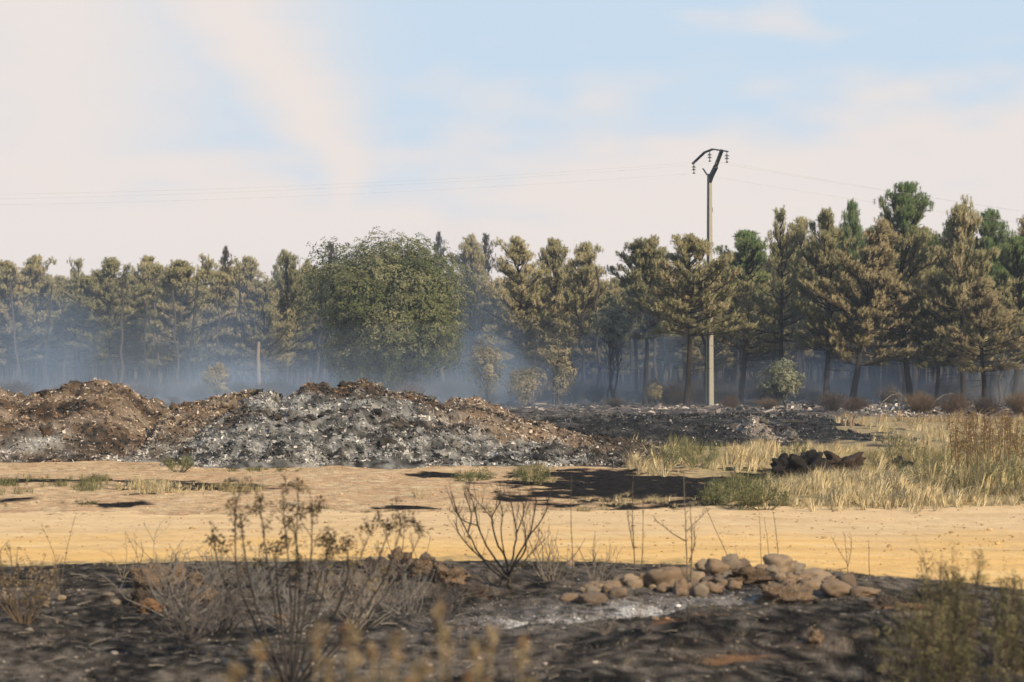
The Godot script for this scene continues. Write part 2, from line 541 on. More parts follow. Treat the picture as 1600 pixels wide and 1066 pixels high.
func heap(label: String, style: String, ridge: Array, dr: float, df: float, db: float, cell: float, n_chips: int, n_clods: int, rough := 1.0) -> void:
	var x0 := across(ridge[0].x, dr)
	var x1 := across(ridge[ridge.size() - 1].x, dr)
	var nx := int((x1 - x0) / cell) + 1
	var front := df - 0.5
	var nd := int((db - front) / cell) + 1
	var hgt := func(x: float, d: float) -> Vector2:
		var px := 800.0 + x / dr * FOCAL
		var top := maxf(0.0, height_of(table(ridge, px), dr))
		var ends := minf(x - x0, x1 - x) / 0.5
		top *= clampf(ends, 0.0, 1.0)
		var wob := n_mid.get_noise_2d(x * 0.7, 3.0) * 0.35
		var foot := df + wob
		var t := (d - foot) / (dr - foot) if d < dr else (db - d) / (db - dr)
		var dip := minf(0.0, t) * 0.5
		t = clampf(t, 0.0, 1.0)
		var y := top * pow(sin(t * PI / 2.0), 0.85) + maxf(dip, -0.12)
		var k := clampf(y / 0.25, 0.0, 1.0) * rough
		y += k * (0.15 * n_mid.get_noise_2d(x * 1.5, d * 1.5) + 0.20 * (0.25 - absf(n_fine.get_noise_2d(x * 1.3, d * 1.3))) + 0.10 * n_fine.get_noise_2d(x * 2.4 + 50.0, d * 2.4) + 0.07 * n_cell.get_noise_2d(x * 3.0, d * 3.0))
		return Vector2(y, t)
	var at := Vector3((x0 + x1) / 2.0, 0.0, -dr)
	var o := thing("smouldering_heap", label, "heap", at, "")
	var hs := PackedFloat32Array()
	var cs := PackedColorArray()
	for j in nd:
		for i in nx:
			var x := x0 + i * cell
			var d := front + j * cell
			var q: Vector2 = hgt.call(x, d)
			hs.append(q.x)
			cs.append(heap_tone(style, 800.0 + x / dr * FOCAL, q.y if d < dr else 1.0, q.x, x, d))
	var v := PackedVector3Array()
	var n := PackedVector3Array()
	var idx := PackedInt32Array()
	for j in nd:
		for i in nx:
			v.append(Vector3(x0 + i * cell, hs[j * nx + i], -(front + j * cell)) - at)
			var sx := (hs[j * nx + mini(i + 1, nx - 1)] - hs[j * nx + maxi(i - 1, 0)]) / (2.0 * cell)
			var sz := (hs[maxi(j - 1, 0) * nx + i] - hs[mini(j + 1, nd - 1) * nx + i]) / (2.0 * cell)
			n.append(Vector3(-sx, 1.0, -sz).normalized())
			if i < nx - 1 and j < nd - 1:
				var k := j * nx + i
				if maxf(maxf(hs[k], hs[k + 1]), maxf(hs[k + nx], hs[k + nx + 1])) > -0.115:
					idx.append_array(PackedInt32Array([k, k + nx, k + 1, k + 1, k + nx, k + nx + 1]))
	var a := []
	a.resize(Mesh.ARRAY_MAX)
	a[Mesh.ARRAY_VERTEX] = v
	a[Mesh.ARRAY_NORMAL] = n
	a[Mesh.ARRAY_COLOR] = cs
	a[Mesh.ARRAY_INDEX] = idx
	var m := ArrayMesh.new()
	m.add_surface_from_arrays(Mesh.PRIMITIVE_TRIANGLES, a)
	part("body", m, M.heap, o)
	# scraps of bark, dung and ash all over it
	for kind in 3:
		var where := []
		var cols := PackedColorArray()
		for i in n_chips * 5 / 6:
			var x := R(x0, x1)
			var d := lerpf(df, db, pow(rng.randf(), 1.4))
			var q: Vector2 = hgt.call(x, d)
			if q.y <= 0.0 or q.x < 0.02:
				continue
			var s := (R(0.009, 0.025) if rng.randf() < 0.84 else R(0.025, 0.052)) * (1.0 if d < 60.0 else 2.5)
			var c := heap_tone(style, 800.0 + x / dr * FOCAL, q.y if d < dr else 1.0, q.x, x, d)
			c = c * R(0.5, 1.5) if rng.randf() < 0.66 else (c.lerp(Color(0.60, 0.54, 0.48), 0.65) if rng.randf() < (0.24 if style != "black" else 0.08) else c * 0.22)
			c.a = 1.0
			where.append(Transform3D(spin().scaled(Vector3.ONE * s), Vector3(x, q.x + s * R(-0.1, 0.5), -d) - at))
			cols.append(c)
		stuff("bark_scraps", M.flakes[kind], M.chip, where, cols, o)
	for i in n_clods / 2:
		var x := R(x0 + 0.4, x1 - 0.4)
		var d := lerpf(df + 0.2, db - 0.5, pow(rng.randf(), 1.3))
		var q: Vector2 = hgt.call(x, d)
		if q.x < 0.05:
			continue
		var s := R(0.05, 0.10)
		var c := heap_tone(style, 800.0 + x / dr * FOCAL, q.y if d < dr else 1.0, q.x, x, d) * R(0.6, 1.2)
		c.a = 1.0
		var k := "%s%d%d" % [style, i % 4, int(c.get_luminance() * 24.0)]
		if not M.has(k):
			var mb := MB.new()
			mb.add(M.clods[i % 4], Transform3D.IDENTITY, c)
			M[k] = mb.mesh()
		var cl := part("clod", M[k], M.heap, o)
		cl.transform = Transform3D(spin().scaled(Vector3(s * R(0.9, 1.4), s * R(0.6, 1.0), s)), Vector3(x, q.x + s * 0.15, -d) - at)

func P(list: Array) -> Array:    # [x0, y0, x1, y1, ...] into points
	var out := []
	for i in list.size() / 2:
		out.append(Vector2(list[2 * i], list[2 * i + 1]))
	return out

func make_heaps() -> void:
	M.flakes = [flake(1).mesh(), flake(2).mesh(), flake(3).mesh()]
	M.clods = [lump(11, 8, 10, 0.75), lump(12, 8, 10, 0.8), lump(13, 8, 10, 0.7), lump(14, 8, 10, 0.85)]
	heap("long grey and brown smouldering heap, tallest at the photo's centre left", "main", P([268, 733, 300, 690, 340, 660, 380, 640, 394, 617, 410, 610, 430, 614, 439, 628, 465, 613, 490, 602, 515, 608, 545, 605, 562, 599, 585, 600, 610, 612, 640, 617, 690, 628, 750, 631, 790, 646, 830, 658, 860, 668, 900, 682, 950, 692, 1000, 698, 1040, 708, 1080, 728]), 36.9, 34.0, 41.0, 0.05, 21000, 120)
	heap("dark brown smouldering heap at the left edge with white ash at its foot", "brown", P([-420, 720, -330, 690, -200, 640, -60, 611, 0, 612, 25, 622, 45, 626, 60, 619, 85, 611, 110, 603, 150, 601, 185, 605, 205, 610, 215, 624, 232, 642, 250, 662, 290, 690, 340, 722]), 38.6, 35.6, 42.5, 0.055, 15000, 70)
	heap("lower tan heap between the dark brown heap and the tall grey heap", "tan", P([225, 715, 245, 660, 262, 639, 280, 632, 310, 630, 340, 627, 370, 622, 396, 618, 420, 624, 460, 650, 510, 715]), 38.0, 35.4, 41.0, 0.055, 7000, 35)
	heap("small pale heap showing in the gap behind the dark brown heap", "tan", P([150, 680, 190, 640, 215, 625, 235, 627, 250, 634, 264, 652, 300, 690]), 44.0, 42.7, 46.5, 0.07, 1500, 8)
	heap("low blackened heap behind the right tail of the tall grey heap", "black", P([770, 690, 810, 672, 850, 660, 890, 655, 930, 655, 980, 660, 1030, 661, 1080, 666, 1130, 668, 1180, 680]), 47.0, 42.5, 52.0, 0.09, 6000, 45)
	heap("charred black bank to the right of the ashy hummock", "black", P([1210, 690, 1250, 672, 1290, 670, 1330, 676, 1380, 684, 1430, 690]), 49.5, 46.5, 53.0, 0.09, 2200, 16)
	heap("low sooty bank far behind the blackened heap, in thin smoke", "black", P([880, 672, 930, 655, 1000, 651, 1080, 653, 1150, 650, 1220, 652, 1300, 655, 1360, 668]), 62.0, 56.0, 68.0, 0.12, 4500, 20)
	heap("ashy grey hummock rising from the black field, with pale streaks", "pale", P([1130, 690, 1148, 678, 1162, 662, 1178, 650, 1190, 653, 1204, 668, 1222, 688]), 47.4, 46.2, 49.0, 0.05, 1500, 12, 0.8)
	heap("little white ash spur just right of the ashy hummock", "pale", P([1205, 690, 1222, 674, 1236, 670, 1250, 684, 1268, 696]), 46.0, 45.2, 47.0, 0.05, 500, 6, 0.6)
	heap("far pale ash bank in front of the concrete pole", "pale", P([950, 650, 980, 642, 1010, 639, 1060, 637, 1100, 640, 1140, 637, 1165, 648]), 84.0, 80.0, 88.0, 0.16, 1300, 8)
	heap("far pale ash bank beneath the greyish bush", "pale", P([1175, 650, 1200, 640, 1230, 634, 1256, 637, 1280, 648]), 80.0, 77.0, 83.0, 0.16, 700, 6)
	heap("far tangled ash heap with pale sticks before the right trunks", "pale", P([1320, 660, 1350, 643, 1385, 632, 1410, 637, 1440, 634, 1480, 646, 1510, 656]), 72.0, 69.0, 76.0, 0.14, 1400, 10)


# ---------------------------------------------------------------- pines
var tuft_set: Array = []

func make_tuft(seed_: int, needles: int) -> MB:   # a shoot of length 1 along y
	var r := RandomNumberGenerator.new()
	r.seed = seed_
	var m := MB.new()
	for i in needles:
		var y := 0.05 + 0.85 * (i + r.randf()) / needles
		var a := i * 2.39996 + r.randf_range(-0.4, 0.4)
		var lean := lerpf(1.25, 0.35, y) + r.randf_range(-0.25, 0.25)
		var radial := Vector3(cos(a), 0, sin(a))
		var dir := radial * sin(lean) + Vector3.UP * cos(lean)
		var side := Vector3(-sin(a), 0, cos(a)) * 0.05
		var base := Vector3(0, y, 0)
		var tip := base + dir * r.randf_range(0.42, 0.62)
		var out := (radial * 0.8 + Vector3.UP * 0.45).normalized()
		m.tri(base - side, base + side, tip, out, out, out, Color.WHITE)
	return m

func aim(dir: Vector3) -> Basis:    # turns y to dir
	var y := dir.normalized()
	var x := y.cross(Vector3(0.3, 0.1, 0.9)).normalized()
	return Basis(x, y, x.cross(y))

func polar(az: float, el: float) -> Vector3:
	return Vector3(cos(az) * cos(el), sin(el), sin(az) * cos(el))

func pine_tone(kind: String, t: float) -> Color:
	var c := Color(0.43, 0.380, 0.215).lerp(Color(0.280, 0.270, 0.148), rng.randf())
	if rng.randf() < 0.22:
		c = c.lerp(Color(0.54, 0.44, 0.28), 0.8)
	if kind == "greentop":
		c = c.lerp(Color(0.105, 0.185, 0.065), smoothstep(0.38, 0.75, t + R(-0.22, 0.22)) * 0.85)
	elif kind == "green":
		c = c.lerp(Color(0.090, 0.175, 0.065), R(0.55, 1.0) * smoothstep(0.05, 0.45, t))
	elif kind == "olive":
		c = c.lerp(Color(0.24, 0.24, 0.125), 0.6)
	elif kind == "brown":
		c = c.lerp(Color(0.34, 0.27, 0.165), 0.55)
	elif kind == "burnt":
		c = c.lerp(Color(0.065, 0.052, 0.045), 0.9)
	return c

func pine(seed_: int, kind: String, base_t: float, radius: float, fill: float, gaps: float, narrow := 1.0, tip := 0.45) -> Dictionary:     # a pine 10 m tall: three meshes
	rng.seed = seed_
	var h := 10.0
	var cb := base_t * h
	var crown := MB.new()
	var wood := MB.new()
	var bare := MB.new()
	var bark := Color(0.055, 0.047, 0.042)
	var twig := Color(0.045, 0.038, 0.033)
	var spine := PackedVector3Array()
	var bend := Vector2(R(-0.25, 0.25), R(-0.25, 0.25))
	for i in 13:
		var t := i / 12.0
		spine.append(Vector3(bend.x * sin(t * 3.0) + R(-0.02, 0.02), t * (h - 0.35), bend.y * sin(t * 2.3) + R(-0.02, 0.02)))
	wood.tube(spine, 0.115, 0.022, 9, bark)
	var y := cb
	var lumpy := FastNoiseLite.new()
	lumpy.seed = seed_
	lumpy.frequency = 0.5
	while y < h - 0.25:
		var t := (y - cb) / (h - cb)
		var prof := pow(1.0 - t, tip) * (0.60 + 0.40 * minf(1.0, t * 3.0)) * narrow + 0.13
		var nb := rng.randi_range(4, 6)
		var az0 := R(0, TAU)
		for b in nb:
			if rng.randf() < gaps:
				continue
			var az := az0 + TAU * b / nb + R(-0.3, 0.3)
			var big := 1.0 + 0.85 * lumpy.get_noise_2d(cos(az) * 2.0 + 7.0, y * 1.1 + sin(az) * 2.0)
			var length := radius * prof * R(0.75, 1.25) * big
			var el := lerpf(0.0, 1.1, pow(t, 0.8)) + R(-0.25, 0.25)
			var p: Vector3 = spine[clampi(int(y / (h - 0.35) * 12.0), 0, 12)]
			p.y = y + R(-0.1, 0.1)
			var line := PackedVector3Array([p])
			for k in 4:
				p += polar(az, el) * length / 4.0
				el += 0.16
				az += R(-0.1, 0.1)
				line.append(p)
			wood.tube(line, 0.012 + 0.018 * length, 0.008, 4, twig)
			var s := 0.30 if length > 0.6 else 0.1
			var whole := pine_tone(kind, t)
			while s <= 1.0:
				var k := minf(s * 4.0, 3.999)
				var at: Vector3 = line[int(k)].lerp(line[int(k) + 1], k - int(k))
				for sd in [-1.0, 1.0]:
					if rng.randf() > fill:
						continue
					var taz: float = az + sd * R(0.4, 1.2)
					var tel := el + R(-0.35, 0.35)
					var tl := R(0.12, 0.48) * (1.15 - 0.55 * s) * minf(1.0, length)
					var end := at + polar(taz, tel) * tl
					wood.tube(PackedVector3Array([at, end]), 0.008, 0.005, 3, twig)
					var up := (polar(taz, tel) * 0.7 + Vector3(R(-0.35, 0.35), 0.6, R(-0.35, 0.35))).normalized()
					var col := whole.lerp(pine_tone(kind, t), 0.45)
					var sz := R(0.22, 0.36)
					crown.add(tuft_set[rng.randi() % tuft_set.size()], Transform3D(aim(up).scaled(Vector3.ONE * sz), end - up * sz * 0.4), col)
					if rng.randf() < 0.55 * fill:
						var mid := at.lerp(end, 0.3) + Vector3(0, 0.04, 0)
						var up2 := (polar(taz + R(-0.9, 0.9), R(0.1, 1.1))).normalized()
						crown.add(tuft_set[rng.randi() % tuft_set.size()], Transform3D(aim(up2).scaled(Vector3.ONE * sz * 0.85), mid), col)
				s += 0.105 / maxf(length, 0.35)
			for k in (13 if fill > 0.5 else 3):
				var up := (polar(az + R(-1.2, 1.2), el) * 0.6 + Vector3.UP * 0.6).normalized()
				crown.add(tuft_set[rng.randi() % tuft_set.size()], Transform3D(aim(up).scaled(Vector3.ONE * R(0.22, 0.35)), line[4] - up * 0.12 + Vector3(R(-0.22, 0.22), R(-0.2, 0.2), R(-0.22, 0.22)) * minf(1.0, length)), whole.lerp(pine_tone(kind, t), 0.3))
		y += R(0.27, 0.42)
	for k in 7:       # the leading shoots
		var up := Vector3(R(-0.35, 0.35), 1, R(-0.35, 0.35)).normalized()
		crown.add(tuft_set[k % tuft_set.size()], Transform3D(aim(up).scaled(Vector3.ONE * R(0.32, 0.5)), spine[12] + Vector3(R(-0.15, 0.15), R(-0.5, 0.1), R(-0.15, 0.15))), pine_tone(kind, 1.0))
	# below the crown: branches the fire stripped
	y = 2.0
	while y < cb + 1.4:
		var p: Vector3 = spine[clampi(int(y / (h - 0.35) * 12.0), 0, 12)]
		p.y = y
		var az := R(0, TAU)
		var el := R(-0.25, 0.25)
		var line := PackedVector3Array([p])
		var length := R(0.5, 1.5) * radius * 0.65 * (0.5 + 0.5 * y / cb)
		for k in 4:
			p += polar(az, el) * length / 4.0
			az += R(-0.25, 0.25)
			el += R(-0.2, 0.12)
			line.append(p)
			for q in 2:
				bare.tube(PackedVector3Array([p, p + polar(az + R(-1.2, 1.2), el + R(-0.6, 0.6)) * R(0.15, 0.45)]), 0.006, 0.003, 3, twig)
		bare.tube(line, 0.02, 0.006, 4, twig)
		y += R(0.12, 0.4)
	return {"crown": crown.mesh(), "trunk": wood.mesh(), "bare_branches": bare.mesh()}

var pines := {}

func plant_pine(kind: String, px: float, top: float, d: float, wide: float, label: String, group := "", stem_px := -1.0) -> Node3D:
	var q: Array = pines[kind]
	var meshes: Dictionary = q[rng.randi() % q.size()]
	var x := across(px, d)
	var y := ground_y(x, d)
	var o := thing("pine_tree", label, "pine tree", Vector3(x, y, -d), group)
	var sy: float = (height_of(top, d) - y) / meshes.crown.get_aabb().end.y
	var sx := wide / FOCAL * d / 2.45
	part("crown", meshes.crown, M.needle, o)
	part("trunk", meshes.trunk, M.bark, o)
	part("bare_branches", meshes.bare_branches, M.twig, o).set_meta("kind", "stuff")
	o.transform.basis = Basis(Vector3.UP, R(0, TAU)).scaled(Vector3(sx, sy, sx))
	if stem_px >= 0.0:      # a trunk that leans: its foot stands beside the crown's middle
		var foot := across(stem_px, d)
		o.position.x = foot
		o.transform.basis = Basis(Vector3(0, 0, -1), atan2(x - foot, 6.0)) * o.transform.basis
	return o

func side_of(px: float) -> String:
	if px < 240.0:
		return "over the dark brown heap"
	if px < 480.0:
		return "over the lower tan heap"
	if px < 740.0:
		return "near the great round oak"
	if px < 970.0:
		return "left of the sky gap by the pole"
	if px < 1110.0:
		return "just left of the concrete pole"
	if px < 1290.0:
		return "just right of the concrete pole"
	return "below the tall pines at right"

func make_pines() -> void:
	for i in 4:
		tuft_set.append(make_tuft(100 + i, 18))
	pines.tan = [pine(1, "tan", 0.24, 1.75, 0.95, 0.10, 1.0, 0.58), pine(2, "tan", 0.30, 1.75, 0.95, 0.18, 1.0, 0.6), pine(3, "tan", 0.22, 1.8, 0.9, 0.22, 1.0, 0.50), pine(13, "tan", 0.27, 1.8, 0.8, 0.28, 1.0, 0.5)]
	pines.olive = [pine(4, "olive", 0.30, 1.75, 0.95, 0.12, 1.0, 0.52), pine(5, "olive", 0.25, 1.75, 0.9, 0.2, 1.0, 0.5), pine(14, "olive", 0.33, 1.8, 0.85, 0.24, 1.0, 0.55)]
	pines.high = [pine(15, "olive", 0.43, 1.75, 0.95, 0.12, 1.0, 0.48), pine(16, "tan", 0.45, 1.75, 0.95, 0.12, 1.0, 0.48)]
	pines.greentop = [pine(6, "greentop", 0.27, 1.75, 0.95, 0.14, 1.0, 0.48)]
	pines.green = [pine(7, "green", 0.3, 1.7, 0.95, 0.08)]
	pines.brown = [pine(8, "brown", 0.24, 1.75, 0.85, 0.18, 1.0, 0.58), pine(12, "brown", 0.31, 1.8, 0.9, 0.24, 1.0, 0.52)]
	pines.sparse = [pine(9, "tan", 0.38, 1.9, 0.6, 0.38), pine(10, "olive", 0.3, 1.7, 0.45, 0.36, 0.9, 0.6)]
	pines.burnt = [pine(11, "burnt", 0.25, 1.6, 0.3, 0.15, 0.8, 0.7)]
	rng.seed = 77
	var rows := [
		["tan", 8, 404, 119, 105, "tan scorched pine cut by the left edge of the photo"],
		["tan", 55, 395, 121, 95, "tan scorched pine with a knobbed top, second from the left edge"],
		["sparse", 128, 400, 124, 72, "thin sparse pine with curling bare twigs, beside the first gap of sky"],
		["olive", 176, 399, 116, 105, "bushy olive pine right of the sparse thin one"],
		["tan", 229, 396, 118, 78, "narrow tan pine with a round knob top behind two bushy ones"],
		["tan", 277, 403, 112, 105, "broad conical tan pine above the dip between the heaps"],
		["sparse", 325, 394, 124, 58, "slim half stripped pine with its dark trunk showing in the crown"],
		["burnt", 353, 381, 134, 62, "blackened spire of a burnt pine behind the slim half stripped one"],
		["tan", 386, 397, 117, 84, "pale tan pine just right of the blackened spire"],
		["tan", 415, 428, 114, 78, "shorter tan pine in front of the pale one, above the pale stub trunk"],
		["olive", 446, 387, 122, 64, "tall narrow olive pine standing alone left of the great oak"],
		["tan", 480, 401, 126, 52, "small tan pine touching the left side of the great oak"],
		["burnt", 516, 374, 132, 66, "dark burnt pine peeping over the great oak's left shoulder"],
		["burnt", 686, 358, 130, 60, "dark pointed burnt pine just right of the great oak's top"],
		["tan", 737, 362, 118, 80, "tall tan pine between two dark burnt spires"],
		["burnt", 759, 361, 131, 58, "dark grey burnt spire right of the tall tan pine"],
		["tan", 808, 366, 114, 104, "broad tan pine with a stepped top, right of the burnt spires"],
		["tan", 862, 368, 118, 70, "narrow tan pine behind the broad one with the stepped top"],
		["olive", 893, 402, 122, 48, "small low pine squeezed left of the conical one before the sky gap"],
		["tan", 918, 374, 112, 92, "conical tan pine at the left of the sky gap by the pole"],
		["high", 1008, 364, 92, 100, "olive brown pine with straight dark trunk, right of the sky gap"],
		["high", 1073, 362, 86, 116, "round topped olive pine whose crown hides the pole's middle"],
		["greentop", 1156, 357, 96, 110, "pine with a green tinged top just right of the concrete pole"],
		["sparse", 1216, 320, 91, 92, "tall open pine with thin pointed top and see-through crown"],
		["olive", 1288, 322, 89, 96, "tall olive brown pine with bare lower limbs and straight dark trunk"],
		["green", 1330, 307, 100, 56, "slender dark green spire rising between two brown pines"],
		["brown", 1368, 334, 88, 118, "broad brown pine with low hanging tufts above its leaning trunk", 1330],
		["greentop", 1424, 279, 90, 118, "tallest pine, bright green at its broad crown's top"],
		["tan", 1505, 301, 87, 98, "tall golden tan pine right of the tallest green one"],
		["green", 1552, 322, 96, 100, "green pine behind the golden tan one near the right edge"],
		["brown", 1540, 428, 83, 92, "low pine with lit tan tufts standing before the golden one"],
		["greentop", 1582, 366, 90, 92, "green topped pine near the right edge in front of the slimmer green one"],
		["brown", 1612, 332, 92, 84, "brown pine cut by the right edge of the photo"],
		["olive", 1462, 430, 88, 84, "stocky dark pine with twin trunks below the tallest pine"],
	]
	for r in rows:
		plant_pine(r[0], r[1], r[2], r[3], r[4], r[5], "front row of scorched pines", r[6] if r.size() > 6 else -1.0)
	# the wood behind them
	for i in 74:
		var d := R(124, 158)
		var px := -60.0 + 1720.0 * (i + R(-0.4, 0.4)) / 74.0
		if px > 930:
			d -= 18.0
		var hgt := R(6.4, 8.3) if px < 1180 else R(7.6, 9.6)
		var what: String = ["tan", "brown", "brown", "sparse", "olive"][rng.randi() % 5]
		plant_pine(what, px, HORIZON - (hgt - EYE) * FOCAL / d, d, R(72, 104), "%s scorched pine in the hazy rows behind, %s" % [what, side_of(px)], "pines in the rows behind")
	# a middle row that closes the gaps between the front crowns
	for i in 44:
		var px := -30.0 + 1660.0 * (i + R(-0.4, 0.4)) / 44.0
		var d := R(108, 122) if px > 930.0 else R(122, 134)
		var hgt := R(7.0, 8.6) if px < 1180.0 else R(8.6, 10.4)
		if px > 935.0 and px < 975.0:
			hgt -= 1.2
		var what: String = ["tan", "olive", "olive", "brown", "tan", "high"][rng.randi() % 6]
		if px > 1300.0 and rng.randf() < 0.45:
			what = "greentop"
		plant_pine(what, px, HORIZON - (hgt - EYE) * FOCAL / d, d, R(76, 108), "%s pine in the second row, %s" % [{"tan": "tan scorched", "olive": "olive scorched", "brown": "brown scorched", "high": "high crowned scorched", "greentop": "green topped"}[what], side_of(px)], "pines of the second row")
	var crowns := []
	var cols := PackedColorArray()
	for i in 620:
		var d := R(150, 250)
		var x := R(-0.36, 0.36) * d
		var s := R(0.72, 0.9)
		crowns.append(Transform3D(Basis(Vector3.UP, R(0, TAU)).scaled(Vector3(s * 1.15, s, s * 1.15)), Vector3(x, 0, -d)))
		cols.append(Color.WHITE)
	for i in 800:
		var d := R(252, 330)
		var s := R(0.36, 0.5)
		crowns.append(Transform3D(Basis(Vector3.UP, R(0, TAU)).scaled(Vector3(s * 1.9, s, s * 1.9)), Vector3(R(-0.36, 0.36) * d, -0.9, -d)))
		cols.append(Color.WHITE)
	var far := Node3D.new()
	far.name = "distant_forest"
	add_child(far, true)
	tag(far, "deep pine wood behind, lost in blue smoke", "forest", "", "stuff")
	stuff("crowns", pines.brown[0].crown, M.needle, crowns, cols, far)
	stuff("trunks", pines.brown[0].trunk, M.bark, crowns, cols, far)
	# slim bare trunks between
	var slim := []
	for k in 3:
		var m := MB.new()
		var p := PackedVector3Array()
		for i in 8:
			p.append(Vector3(R(-0.13, 0.13), i * 1.0, R(-0.13, 0.13)))
		m.tube(p, 0.09, 0.05, 6, Color.WHITE)
		for i in 9:
			var y := R(1.0, 6.8)
			var az := R(0, TAU)
			m.tube(PackedVector3Array([Vector3(0, y, 0), Vector3(0, y, 0) + polar(az, R(-0.3, 0.4)) * R(0.2, 0.9)]), 0.014, 0.005, 3, Color.WHITE)
		slim.append(m)
	var shades := [Color(0.05, 0.044, 0.04), Color(0.10, 0.08, 0.065), Color(0.16, 0.13, 0.105)]
	var meshes := []
	for k in 9:
		var m := MB.new()
		m.add(slim[k % 3], Transform3D.IDENTITY, shades[k / 3])
		meshes.append(m.mesh())
	for i in 170:
		var px := -40.0 + 1680.0 * (i + R(-0.5, 0.5)) / 170.0
		var d := R(106, 150) if px < 930 else R(92, 135)
		var x := across(px, d)
		var tone: int = [0, 1, 2, 0, 1, 2, 3, 4, 5, 6][rng.randi() % 10]
		var o := part("bare_trunk", meshes[tone], M.bark, self)
		o.transform = Transform3D(Basis(Vector3.UP, R(0, TAU)).scaled(Vector3(1, R(0.65, 1.0), 1) * R(0.8, 1.15)).rotated(Vector3.BACK, R(-0.09, 0.09)), Vector3(x, ground_y(x, d) - 0.05, -d))
		tag(o, "slim %s bare pine trunk, %s" % [["blackened", "brown", "pale"][tone / 3], side_of(px)], "tree trunk", "slim bare trunks in the wood")
	var stub := MB.new()
	stub.tube(PackedVector3Array([Vector3(0, 0, 0), Vector3(0.02, 1.2, 0), Vector3(-0.03, 2.4, 0.02), Vector3(0.0, 3.3, 0)]), 0.12, 0.09, 8, Color(0.36, 0.27, 0.19), true)
	var sx := across(404, 112)
	var o := part("pale_trunk", stub.mesh(), M.bark, self)
	o.position = Vector3(sx, ground_y(sx, 112.0) - 0.1, -112)
	tag(o, "pale stripped pine trunk lit by sun, left of the great oak", "tree trunk")


# ---------------------------------------------------------------- broadleaves and brush
func leaf_spray(seed_: int, leaves: int, length: float, width: float) -> MB:     # leaves round a twig end, radius about 1
	var r := RandomNumberGenerator.new()
	r.seed = seed_
	var m := MB.new()
	for i in leaves:
		var a := i * 2.4 + r.randf_range(-0.5, 0.5)
		var el := r.randf_range(-0.3, 1.1)
		var dir := Vector3(cos(a) * cos(el), sin(el), sin(a) * cos(el))
		var base := dir * r.randf_range(0.1, 0.55) + Vector3(0, r.randf_range(-0.2, 0.3), 0)
		var side := dir.cross(Vector3(r.randf_range(-0.5, 0.5), 1, r.randf_range(-0.5, 0.5))).normalized()
		var face := side.cross(dir).normalized()
		if face.y < 0.0:
			face = -face
		var tip := base + dir * length + Vector3(0, -0.12, 0)
		var mid := base.lerp(tip, 0.5)
		var out := (face + dir * 0.5).normalized()
		m.quad(base, mid + side * width * 0.5 + face * 0.05, tip, mid - side * width * 0.5 + face * 0.05, out, out, out, out, Color.WHITE)
	return m

func branch(m: MB, from: Vector3, to: Vector3, r0: float, r1: float, col: Color, wob := 0.06, sides := 5) -> PackedVector3Array:
	var p := PackedVector3Array()
	var l := from.distance_to(to)
	for i in 6:
		var t := i / 5.0
		var q := from.lerp(to, t)
		if i > 0 and i < 5:
			q += Vector3(R(-1, 1), R(-0.5, 0.5), R(-1, 1)) * l * wob
		q.y -= sin(t * PI) * l * 0.05
		p.append(q)
	m.tube(p, r0, r1, sides, col)
	return p

func broadleaf(called: String, label: String, category: String, at: Vector3, size: Vector3, lift: float, clumps: int, sprays: int, spray: float, tones: Array, bark: Color, stems: int, group := "") -> Node3D:
	var o := thing(called, label, category, at, group)
	var wood := MB.new()
	var crown := MB.new()
	var centre := Vector3(0, lift + size.y / 2.0, 0)
	var feet := []
	for s in stems:
		var foot := Vector3(R(-0.1, 0.1) * stems, -0.05, R(-0.1, 0.1) * stems)
		var head := centre + Vector3(R(-0.25, 0.25) * size.x, -size.y * 0.1, R(-0.2, 0.2) * size.z)
		feet.append(branch(wood, foot, head, (0.028 if stems > 1 else 0.045) * size.y, 0.012 * size.y, bark, 0.03, 8))
	for k in clumps:
		var dir := Vector3(R(-1, 1), R(-0.85, 1), R(-1, 1))
		while dir.length() > 1.0 or dir.length() < 0.2:
			dir = Vector3(R(-1, 1), R(-0.85, 1), R(-1, 1))
		dir = dir.normalized() * pow(rng.randf(), 0.25) * R(0.80, 0.95)
		var c := centre + dir * size * 0.5
		var stem: PackedVector3Array = feet[k % stems]
		branch(wood, stem[rng.randi_range(2, 5)], c, 0.010 * size.y, 0.003 * size.y, bark, 0.06, 4)
		var rad := (0.098 if stems == 3 and clumps > 99 else 0.11) * (size.x + size.y) * R(0.65, 1.3)
		var tone: Color = tones[rng.randi() % tones.size()]
		for q in sprays:
			var off := Vector3(R(-1, 1), R(-0.8, 1), R(-1, 1))
			off = off.normalized() * pow(rng.randf(), 0.45) * rad
			var out := (off + dir * rad * 0.5 + Vector3.UP * rad * 0.4).normalized()
			var col := tone.lerp(tones[rng.randi() % tones.size()], 0.4) * R(0.8, 1.2)
			col.a = 1.0
			crown.add(M.sprays[rng.randi() % 3], Transform3D((aim(out) * Basis(Vector3.UP, R(0, TAU))).scaled(Vector3.ONE * spray * R(0.7, 1.2)), c + off), col)
	part("crown", crown.mesh(), M.leaf, o)
	part("trunk", wood.mesh(), M.bark, o)
	return o

